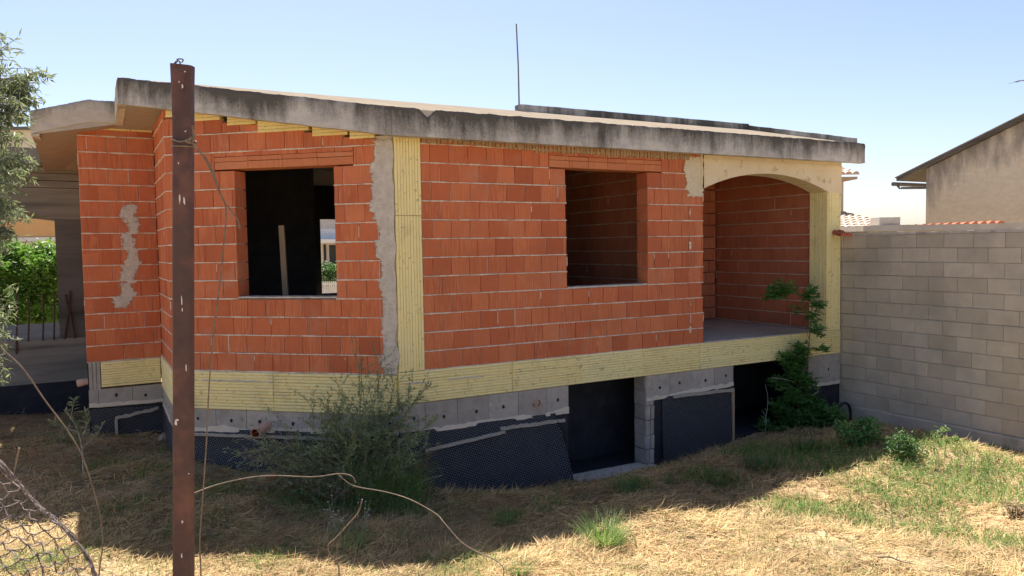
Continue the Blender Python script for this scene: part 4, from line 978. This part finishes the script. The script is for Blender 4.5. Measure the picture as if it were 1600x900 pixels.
# climbing weed with compound leaves at the second cellar opening
def climber():
    base = at(1250, 700); rt_ = thing('climbing_weed', 'tall leafy weed climbing the porch edge by the dark cellar opening', 'plant', (base[0], base[1], g(base[0], base[1])))
    o3 = np.array(rt_.location); st = MB(); lf = MB(); Y0 = W(8.0, -.25, 0)[1]
    P = lambda px, py, dy=0.: aty(px, py, Y0+dy)-o3
    main = smoothpath([P(1258, 705), P(1248, 650), P(1252, 600), P(1262, 555), P(1266, 510), P(1270, 470)], 5); st.tube(main, .018, .006, 6)
    arms = [smoothpath([P(1250, 610), P(1236, 590), P(1222, 575)], 4), smoothpath([P(1262, 520, .0), P(1242, 480, .2), P(1222, 458, .3)], 5)]
    for a in arms[:1]: st.tube(a, .006, .003, 5)
    st.tube(smoothpath([P(1264, 530), P(1252, 490, .15), P(1226, 466, .3)], 5), .004, .002, 5)
    spots = [(1265, 462, .10, 18), (1276, 478, .10, 14), (1268, 498, .10, 12), (1277, 520, .09, 10), (1214, 458, .20, 34), (1232, 455, .12, 14), (1244, 486, .08, 6), (1226, 564, .16, 34), (1250, 552, .14, 22), (1282, 548, .07, 8), (1240, 586, .18, 36), (1258, 600, .18, 34), (1236, 622, .20, 44), (1262, 630, .20, 44), (1232, 655, .24, 54), (1262, 660, .24, 54), (1290, 650, .18, 34), (1220, 680, .22, 44), (1250, 690, .26, 60), (1285, 685, .24, 54), (1300, 668, .16, 28), (1180, 690, .12, 14), (1205, 690, .2, 40), (1320, 690, .16, 26), (1235, 712, .16, 30), (1285, 708, .16, 30), (1195, 672, .16, 30), (1215, 600, .12, 20), (1305, 650, .12, 20), (1248, 570, .14, 24), (1225, 700, .2, 44), (1270, 700, .22, 50), (1300, 690, .2, 40), (1215, 640, .14, 26), (1275, 640, .18, 34)]
    for px, py, r, n in spots:
        for _ in range(int(n*2.4)):
            p = P(px+rnd(-1, 1)*r*55, py+rnd(-1, 1)*r*50, rnd(-.25, .2)); d = unit(); d[2] = abs(d[2])*.6; d[1] -= .5
            pinnate(lf, None, p, d+np.array([0, 0, rnd(0, .5)]), rnd(.06, .15), 2, rnd(.07, .11), rnd(.05, .07), rnd(-.2, .7))
    st.build('stem', 'twig', rt_); lf.build('foliage', 'leaf_climber', rt_)
    dd = MB()
    for a in (((1195, 660), (1200, 628), (1196, 600)), ((1205, 590), (1222, 592), (1240, 596)), ((1270, 618), (1277, 612), (1279, 606)), ((1193, 690), (1197, 655), (1190, 640))):
        dd = MB(); dd.tube(smoothpath([P(*q, -.35) for q in a], 4), .006, .003, 4); dd.build('dead_stalk', 'twig_grey', rt_)
climber()
def bush(px, py, spots, n, ln, wd, mt, name, label, cat, dy=0., rr=(.16, .16, .14)):
    p = at(px, py); r_ = thing(name, label, cat, (p[0], p[1], g(p[0], p[1]))); o3 = np.array(r_.location); lf = MB(); st = MB(); cs = []
    for x, y in spots:
        c = aty(x, y, p[1]+dy+rnd(-.15, .15))-o3; cs.append((c, rr)); st.tube([(0, 0, -.03), tuple(np.array(c)*.5+unit()*.03), tuple(c)], .006, .002, 4)
    cloud(lf, cs, n, ln, wd); st.build('stem', 'twig', r_); lf.build('foliage', mt, r_)
bush(1335, 696, [(1322, 678), (1338, 668), (1352, 662), (1364, 668), (1345, 684), (1328, 690), (1318, 668), (1360, 682)], 900, .07, .045, 'leaf_dark', 'broadleaf_weed', 'dark broad leaved weed beside the black hose loop', 'weed')
bush(1410, 712, [(1395, 694), (1410, 684), (1420, 698), (1402, 704), (1430, 704), (1415, 706)], 800, .075, .022, 'leaf_green', 'bright_weed', 'bright green weed clump in the sun edge before the block wall', 'weed')
bush(1488, 694, [(1480, 690), (1492, 687), (1500, 692)], 160, .07, .035, 'leaf_hedge', 'small_weed', 'small low weed with pale green leaves at the foot of the block wall', 'weed', rr=(.10, .08, .05))
bush(1450, 690, [(1440, 680), (1455, 676), (1465, 682), (1475, 670)], 160, .06, .016, 'leaf_tuft', 'seedling_weed', 'thin weed seedlings on the hay mound touching the block wall', 'weed', rr=(.14, .08, .06))
# flowering weed under the shrub
p = at(548, 835); wf = thing('flowering_weed', 'small weed with tiny white flowers below the big shrub', 'weed', (p[0], p[1], g(p[0], p[1]))); st = MB(); lf = MB(); fl_ = MB()
for _ in range(26):
    e = np.array([rnd(-.35, .35), rnd(-.2, .15), rnd(.15, .42)]); b0 = e*np.array([.7, .7, 0]); st.tube([b0, (b0+e)/2+unit()*.02, e], .0025, .0012, 4)
    for q in range(4): lf.leaf(b0+(e-b0)*rnd(.1, .8), unit()+np.array([0, 0, .4]), unit(), .035, .014, rnd(.3, 1))
    if random.random() < .7:
        for q in range(6): a = 6.28*q/6; fl_.leaf(e, (math.cos(a), math.sin(a), .35), (0, 0, 1), .014, .009, .5)
st.build('stem', 'twig_grey', wf); lf.build('foliage', 'leaf_tuft', wf); fl_.build('flowers', 'white_wall', wf)
# sapling at the left
p = at(128, 745); sp = thing('young_sapling', 'thin young sapling with few narrow leaves near the sagging net', 'sapling', (p[0], p[1], g(p[0], p[1]))); o3 = np.array(sp.location); st = MB(); lf = MB()
P = lambda px, py, dy=0.: aty(px, py, p[1]+dy)-o3
for path, r in (([(130, 742), (128, 700), (118, 665), (100, 640)], .009), ([(126, 690), (136, 660), (133, 640)], .005), ([(128, 700), (150, 680), (160, 662)], .004), ([(122, 675), (100, 668), (78, 655)], .004), ([(110, 655), (114, 635), (115, 622)], .004)):
    pts = smoothpath([P(*q) for q in path], 6); st.tube(pts, r, r*.4, 5)
    for _ in range(26):
        q = pts[int(rnd(.35, 1)*(len(pts)-1))]; d = unit(); d[2] = abs(d[2])*.7+.1; lf.leaf(q, d, unit(), rnd(.07, .13), rnd(.018, .03), rnd(0, 1))
st.build('stem', 'twig_grey', sp); lf.build('foliage', 'leaf_olive', sp)

# tree on the left edge
tr = thing('leafy_tree', 'grey green narrow leaved tree reaching in from the left edge', 'tree', (-6.0, 7.2, g(-6.0, 7.2))); o3 = np.array(tr.location); st = MB(); lf = MB()
trunk = smoothpath([(0, 0, -.1), (.05, .02, 1.), (.0, -.05, 2.2), (.15, -.05, 3.6), (.2, 0, 4.6)], 5); st.tube(trunk, .11, .04, 9)
TY = 7.0
P = lambda px, py, dy=0.: aty(px, py, TY+dy)-o3
def twig(a, b, nl, r=.008, m=9):
    a, b = np.array(a), np.array(b); L_ = np.linalg.norm(b-a); sd = unit()*L_*.08; pts = [a+(b-a)*k/m+sd*math.sin(3.14*k/m)+np.array([0, 0, .06*L_*math.sin(3.14*k/m)]) for k in range(m+1)]
    st.tube(pts, r, .0018, 5)
    for _ in range(nl):
        t = rnd(.25, 1)*m; k = min(m-1, int(t)); q = pts[k]+(pts[k+1]-pts[k])*(t-k); d = (b-a)/L_*.35+unit()*.9+np.array([0, 0, -.55]); q = q+unit()*.035; lf.leaf(q, d, unit()+np.array([0, 0, .6]), rnd(.055, .095), rnd(.013, .02), rnd(0, 1))
    return pts
tips = [((8, 62), 40), ((28, 58), 20), ((2, 80), 30), ((34, 120), 60), ((74, 118), 70), ((66, 152), 60), ((50, 140), 60), ((20, 130), 80), ((30, 175), 90), ((45, 185), 50), ((12, 190), 90), ((24, 215), 80), ((5, 230), 90), ((18, 250), 60), ((38, 270), 70), ((20, 290), 80), ((45, 265), 50), ((10, 320), 80), ((44, 340), 70), ((30, 330), 70), ((20, 358), 60), ((0, 372), 50), ((12, 500), 36), ((8, 520), 40), ((4, 590), 34), ((0, 560), 20), ((14, 480), 20)]
for (px, py), nl in tips:
    h = P(px, py)[2]; k = int(np.clip((h-.2)/4.6, .25, .98)*(len(trunk)-1)); tip = P(px, py, rnd(-.35, .35))
    mid = (np.array(trunk[k])*.45+tip*.55)+np.array([0, 0, rnd(-.1, .15)]); st.tube([trunk[k], (trunk[k]+mid)/2+unit()*.03, mid], .02, .009, 6)
    twig(mid, tip, nl*2, .008)
    for _ in range(6):
        e = tip+np.array([rnd(-.42, .02), rnd(-.25, .25), rnd(-.32, .22)]); twig(mid+(tip-mid)*rnd(.1, .7), e, int(nl*.6), .004, 6)
    for _ in range(2):
        e = mid+np.array([rnd(-.9, -.1), rnd(-.5, .5), rnd(-.2, .4)]); twig(mid, e, int(nl*.7), .004, 6)
st.build('trunk', 'bark', tr); lf.build('crown', 'leaf_olive', tr)
# hedge bushes behind the porch
hd = thing('garden_hedge', 'sunlit bright green hedge seen under the porch arch', 'hedge', tuple(pt(40, 480, 24.)[:2])+(0.,)); o3 = np.array(hd.location); lf = MB(); st = MB(); cs = []
for k in range(90):
    px, py = -160+(k % 18)*15.5+rnd(-6, 6), 398+(k//18)*24+rnd(-9, 9); c = aty(px, py, 24.+rnd(-.8, .8)); cs.append((c-o3, (rnd(.35, .6), .4, rnd(.3, .5))))
for px, py in ((15, 392), (40, 398), (78, 390), (90, 400), (60, 405), (-30, 390), (5, 400)): cs.append((aty(px, py, 24.)-o3, (.25, .3, .35)))
for k in range(8): x = -3.5+k*.9; st.tube([(x, 0, -.2), (x+.1, .1, 1.), (x, 0, 2.6)], .04, .015, 5)
cloud(lf, cs, 32000, .15, .085, .3); st.build('stem', 'bark', hd); lf.build('foliage', 'leaf_hedge', hd)
# shrub glimpsed through the window
gs = thing('garden_shrub', 'small green shrub seen through the bay window in front of the pale building', 'shrub', tuple(pt(512, 430, 29.)[:2])+(0.,)); o3 = np.array(gs.location); lf = MB()
cs = [(aty(rnd(495, 535), rnd(418, 446), 29.+rnd(-.3, .3))-o3, (.35, .3, .3)) for _ in range(12)]; cloud(lf, cs, 1500, .12, .06); st = MB(); st.tube([(0, 0, -.1), (0, 0, 2.)], .05, .02, 6); st.build('stem', 'bark', gs); lf.build('foliage', 'leaf_green', gs)

# ------------------------------------------------------------------ foreground: post, wires, net, hose
pb = aty(287, 900, 3.0); ptop = aty(286, 100, 3.0); dl = (ptop-pb)/(ptop[2]-pb[2]); zg = g(pb[0], 3.0)-.05; foot = pb+dl*(zg-pb[2])
post = thing('iron_post', 'rusty brown iron post standing in front of the house', 'post', tuple(foot)); Hh = ptop[2]-zg
mb = MB(); rows = []
def ring(z, rx, ry, ox=0., skew=0.):
    n = 16; o = []
    for k in range(n):
        w_ = 6.2832*k/n; cx, sx = math.cos(w_), math.sin(w_); e = .45
        x = rx*math.copysign(abs(cx)**e, cx); y = ry*math.copysign(abs(sx)**e, sx); o.append((dl[0]*z+x+ox, y, z+skew*x))
    return o
zs_ = [(-.15, .037, .03, 0, 0), (.8, .037, .03, 0, 0), (1.6, .036, .03, .001, 0), (Hh-.75, .036, .03, 0, 0), (Hh-.32, .0355, .03, .001, 0), (Hh-.2, .037, .029, .001, 0), (Hh-.1, .039, .027, -.001, -.05), (Hh-.005, .043, .024, -.002, -.12)]
vs = [p for r_ in zs_ for p in ring(*r_)]; n = 16; m = len(zs_)
mb.raw(vs, [(i*n+k, i*n+(k+1) % n, (i+1)*n+(k+1) % n, (i+1)*n+k) for i in range(m-1) for k in range(n)])
inner = ring(Hh-.006, .039, .020, -.002, -.12)+ring(Hh-.25, .032, .025, 0, 0); mb.raw(inner, [(k, (k+1) % n, n+(k+1) % n, n+k) for k in range(n)]+[tuple(range(n, 2*n))]); top_r = ring(*zs_[-1])+inner[:n]
mb.raw(top_r, [(k, (k+1) % n, n+(k+1) % n, n+k) for k in range(n)])
mb.build('tube', 'rust', post, smooth=False)
mb = MB()
fo = np.array(post.location)
for px, py, wx, wy in ((285, 135, 1.6, 4), (280, 128, 1.2, 1.6), (289, 112, 1.5, 1.2), (281, 310, 1.3, 9), (288, 314, 2, 7), (284, 470, 1, 8), (285, 484, 1, 4), (291, 575, 1, 6), (275, 660, 2.2, 5), (277, 656, 3, 2), (285, 815, 2, 3), (284, 868, 1.2, 5), (290, 205, 1.5, 1.2), (295, 740, 1.2, 1.2), (279, 255, 1, 2)):
    c = aty(px, py, 3.0-.031)-fo; s = 3./F; mb.face([(c[0]+wx*s*math.cos(6.28*k/7)*rnd(.6, 1.2), c[1]-.0012, c[2]+wy*s*math.sin(6.28*k/7)*rnd(.6, 1.2)) for k in range(7)])
mb.build('paint_fleck', 'paint_fleck', post)
mb = MB(); c = aty(287, 224, 3.0)-fo
mb.tube([(c[0]+.046*math.cos(w_), .040*math.sin(w_), c[2]+.012*math.sin(w_*.5+.4)+.003*math.sin(5*w_)) for w_ in np.linspace(0, 6.28, 26)], .0035, n=5); mb.tube([(c[0]+.046*math.cos(w_), .040*math.sin(w_), c[2]-.006+.010*math.sin(w_*.5+2)) for w_ in np.linspace(0, 6.28, 26)], .003, n=5)
mb.tube([c+np.array([.03, -.045, .0]), c+np.array([.05, -.05, .012]), c+np.array([.042, -.05, -.006]), c+np.array([.028, -.05, .006])], .007, .004, 6); mb.build('wire_tie', 'wire_pale', post)
mb = MB(); q = lambda px, py: aty(px, py, 2.985)-fo
mb.tube(smoothpath([q(271, 112), q(272, 100), q(277, 95), q(284, 97), q(286, 93), q(281, 92), q(276, 93)], 5), .0028, n=5); mb.tube(smoothpath([q(283, 102), q(279, 95), q(273, 100)], 5), .0028, n=5); mb.build('wire_hook', 'grey_metal', post)
def wire(pts, Y, r, mt, name, label, n=6, r1=None, dyf=None):
    mb = MB(); P = [aty(px, py, (Y if dyf is None else Y+dyf[i])) for i, (px, py) in enumerate(pts)]; mb.tube(smoothpath(P, 7), r, r1 or r, n); return tag(mb.build(name, mt), label, 'wire' if 'wire' in name else 'cable')
wire([(301, 196), (303, 212), (302, 225), (312, 236), (326, 254), (337, 280), (347, 310), (360, 328), (372, 345), (375, 358)], 2.96, .0042, 'wire', 'hanging_cable', 'frayed brown cable end hanging from the tie on the iron post', r1=.0026)
wire([(304, 228), (318, 245), (330, 268), (342, 298), (353, 325), (351, 365), (345, 430), (334, 520), (327, 600), (322, 700), (315, 800), (312, 850), (314, 905), (316, 1100), (318, 1330)], 2.97, .0030, 'wire', 'long_cable', 'long dark cable drooping from the iron post tie down to the ground')
wire([(272, 787), (300, 772), (340, 757), (390, 746), (430, 743), (490, 745), (530, 740), (550, 744), (556, 754)], 3.2, .0023, 'wire_pale', 'loose_cable', 'pale loose cable reaching from the iron post towards the big shrub', dyf=[-.17, -.1, 0, .05, .1, .12, .15, .15, .16])
wire([(527, 739), (536, 748), (556, 760), (600, 768), (640, 780), (680, 802), (695, 818), (720, 846), (745, 862), (775, 876), (787, 890), (780, 915), (740, 1010), (700, 1290)], 3.36, .0024, 'wire_pale', 'trailing_cable', 'pale cable running from the shrub down to the bottom edge', dyf=[0, 0, .02, .02, 0, -.02, -.05, -.08, -.1, -.12, -.14, -.16, -.2, -.2], r1=.0024)
wire([(566, 780), (560, 800), (545, 818), (525, 840), (513, 852), (516, 866), (526, 880), (530, 910), (528, 1100), (526, 1320)], 3.25, .0032, 'wire', 'bent_wire', 'thin bent wire below the loose cable at the bottom edge')
wire([(-60, 470), (0, 541), (35, 575), (70, 625), (105, 672), (128, 712), (146, 765), (158, 815), (160, 855), (154, 905), (140, 1100), (135, 1400)], 2.75, .0026, 'wire', 'curved_wire', 'long curved wire rising past the sagging net out of the left edge')
wire([(30, 700), (20, 745), (14, 760)], 2.7, .0035, 'wire_pale', 'broken_wire', 'short pale broken wire end above the sagging net', r1=.002)
# sagging net
net = thing('sagging_net', 'torn grey rope net sagging in the bottom left corner', 'net', (-2.2, 2.7, g(-2.2, 2.7))); o3 = np.array(net.location); mb = MB(); kn = MB(); ed = MB()
EDGE = [(-150, 610), (-40, 690), (0, 726), (40, 768), (85, 812), (120, 846), (150, 900), (168, 960), (178, 1040), (184, 1140), (188, 1300), (190, 1400)]
ep = smoothpath([np.array([*p, 0.]) for p in EDGE], 10)
el_ = np.cumsum([0]+[np.linalg.norm(ep[k+1]-ep[k]) for k in range(len(ep)-1)])
def epos(s): k = np.interp(s, el_, np.arange(len(ep))); i = int(min(k, len(ep)-2)); return ep[i]+(ep[i+1]-ep[i])*(k-i)
def npos(i, j):
    e = epos(i*20.); x = e[0]-j*21-.2*j*j; y = e[1]+j*(7.5+.02*i)
    a = aty(x+7*nz(i, j, .5), y+7*nz(i, j, .45, 3.), 2.7+.10*nz(i, j, .35, 5)+.012*j); return a-o3
NI = int(el_[-1]/20); NJ = 26
for i in range(NI):
    for j in range(NJ):
        p = npos(i, j)
        for di, dj in ((1, 0), (0, 1)):
            if 0 <= i+di < NI and j+dj <= NJ:
                q = npos(i+di, j+dj); md = (p+q)/2+unit()*.008+np.array([0, 0, -.010]); mb.tube([p, md, q], .0024, n=4, cap=False)
                if random.random() < .5: mb.tube([p, md+unit()*.014, q], .0013, n=3, cap=False)
        kn.tube([p+unit()*.005, p, p+unit()*.005], .0042, .003, 5)
for w_ in range(5):
    pts = [aty(epos(s)[0]+rnd(-4, 4), epos(s)[1]+rnd(-5, 5), 2.69+rnd(-.015, .015))-o3 for s in np.arange(0, el_[-1], 22)]; ed.tube(smoothpath(pts, 3), rnd(.0016, .003), n=4)
mb.build('mesh_strands', 'net', net); kn.build('knots', 'net', net); ed.build('edge_rope', 'net', net)
# black hose loop by the block wall
Y0 = W(8.9, -.35, 0)[1]; mb = MB(); hp = [aty(x, y, Y0) for x, y in ((1303, 665), (1306, 645), (1313, 633), (1322, 630), (1328, 638), (1329, 660), (1330, 680))]; mb.tube(smoothpath(hp, 6), .026, n=9)
tag(mb.build('black_hose', 'hose', smooth=True), 'black corrugated hose loop poking up in front of the house corner', 'hose')
# broken brick near shrub and stones
p = at(418, 752); mb = MB(); mb.brick(-.11, .11, -.07, .07, -.02, .07, lambda s, t, z: (s*.9+t*.4, -t*.9+s*.4, z+.15*s), .9, .01, .01); o = mb.build('broken_brick', 'brick'); o.location = (p[0], p[1], g(p[0], p[1])); tag(o, 'broken orange brick lying in the hay left of the big shrub', 'brick')
def stone(px, py, r, label):
    p = at(px, py); bm = bmesh.new(); bmesh.ops.create_icosphere(bm, subdivisions=3, radius=r)
    for v in bm.verts: v.co *= 1+.35*mnoise.noise(v.co*(1.6/r)+Vector((px, 0, 0))); v.co.z *= .7
    me = bpy.data.meshes.new('stone'); bm.to_mesh(me); bm.free(); me.materials.append(MT['stone']); o = bpy.data.objects.new('stone', me); COL.objects.link(o); o.location = (p[0], p[1], g(p[0], p[1])+r*.2); tag(o, label, 'stone')
p = at(1400, 884); mb = MB(); mb.tube(smoothpath([(-.14, .10, .04), (-.05, .03, .07), (.03, -.02, .05), (.12, -.10, .05)], 4), .010, .005, 6); mb.tube([(0, 0, .06), (.05, .06, .08), (.07, .12, .07)], .006, .003, 5); o = mb.build('dry_stick', 'bark'); o.location = (p[0], p[1], g(p[0], p[1])); tag(o, 'short dark dry stick lying in the sunlit hay near the bottom edge', 'stick')
p = at(1588, 808); mb = MB(); cloud(mb, [((0, 0, .08), (.16, .12, .09))], 260, .07, .022); o = mb.build('dead_weed', 'straw_dark'); o.location = (p[0], p[1], g(p[0], p[1])); tag(o, 'clump of brown dead weed in the green patch at the right edge', 'weed')
stone(257, 686, .10, 'round stone lying against the bay corner behind the iron post')
stone(906, 757, .05, 'small stone at the left end of the cellar doorstep')

# ------------------------------------------------------------------ light
SD = HV*.53+HU*.125+np.array([0, 0, 1.]); SD /= np.linalg.norm(SD)
elev = math.asin(SD[2]); rot = math.atan2(SD[0], SD[1])
wd_ = bpy.data.worlds.new('World'); scene.world = wd_; wd_.use_nodes = True; nt = wd_.node_tree
sky = nt.nodes.new('ShaderNodeTexSky'); sky.sky_type = 'NISHITA'; sky.sun_disc = False; sky.sun_elevation = elev; sky.sun_rotation = rot; sky.air_density = .88; sky.dust_density = 1.0; sky.ozone_density = 1.2
bg = nt.nodes['Background']; bg.inputs[1].default_value = .050; nt.links.new(sky.outputs[0], bg.inputs[0])
sl_ = bpy.data.lights.new('sun', 'SUN'); sl_.energy = 4.0; sl_.angle = R(.6); sl_.color = (1, .95, .86)
so = bpy.data.objects.new('sun', sl_); COL.objects.link(so); so.rotation_euler = Vector(-SD).to_track_quat('-Z', 'Y').to_euler(); so.location = (0, 0, 30)
scene.view_settings.view_transform = 'Standard'; scene.view_settings.look = 'None'; scene.view_settings.gamma = 1; scene.view_settings.exposure = 1.88; scene.view_settings.use_white_balance = True; scene.view_settings.white_balance_temperature = 6600; scene.view_settings.white_balance_tint = 17
scene.cycles.max_bounces = 8; scene.cycles.diffuse_bounces = 5; scene.cycles.use_denoising = True
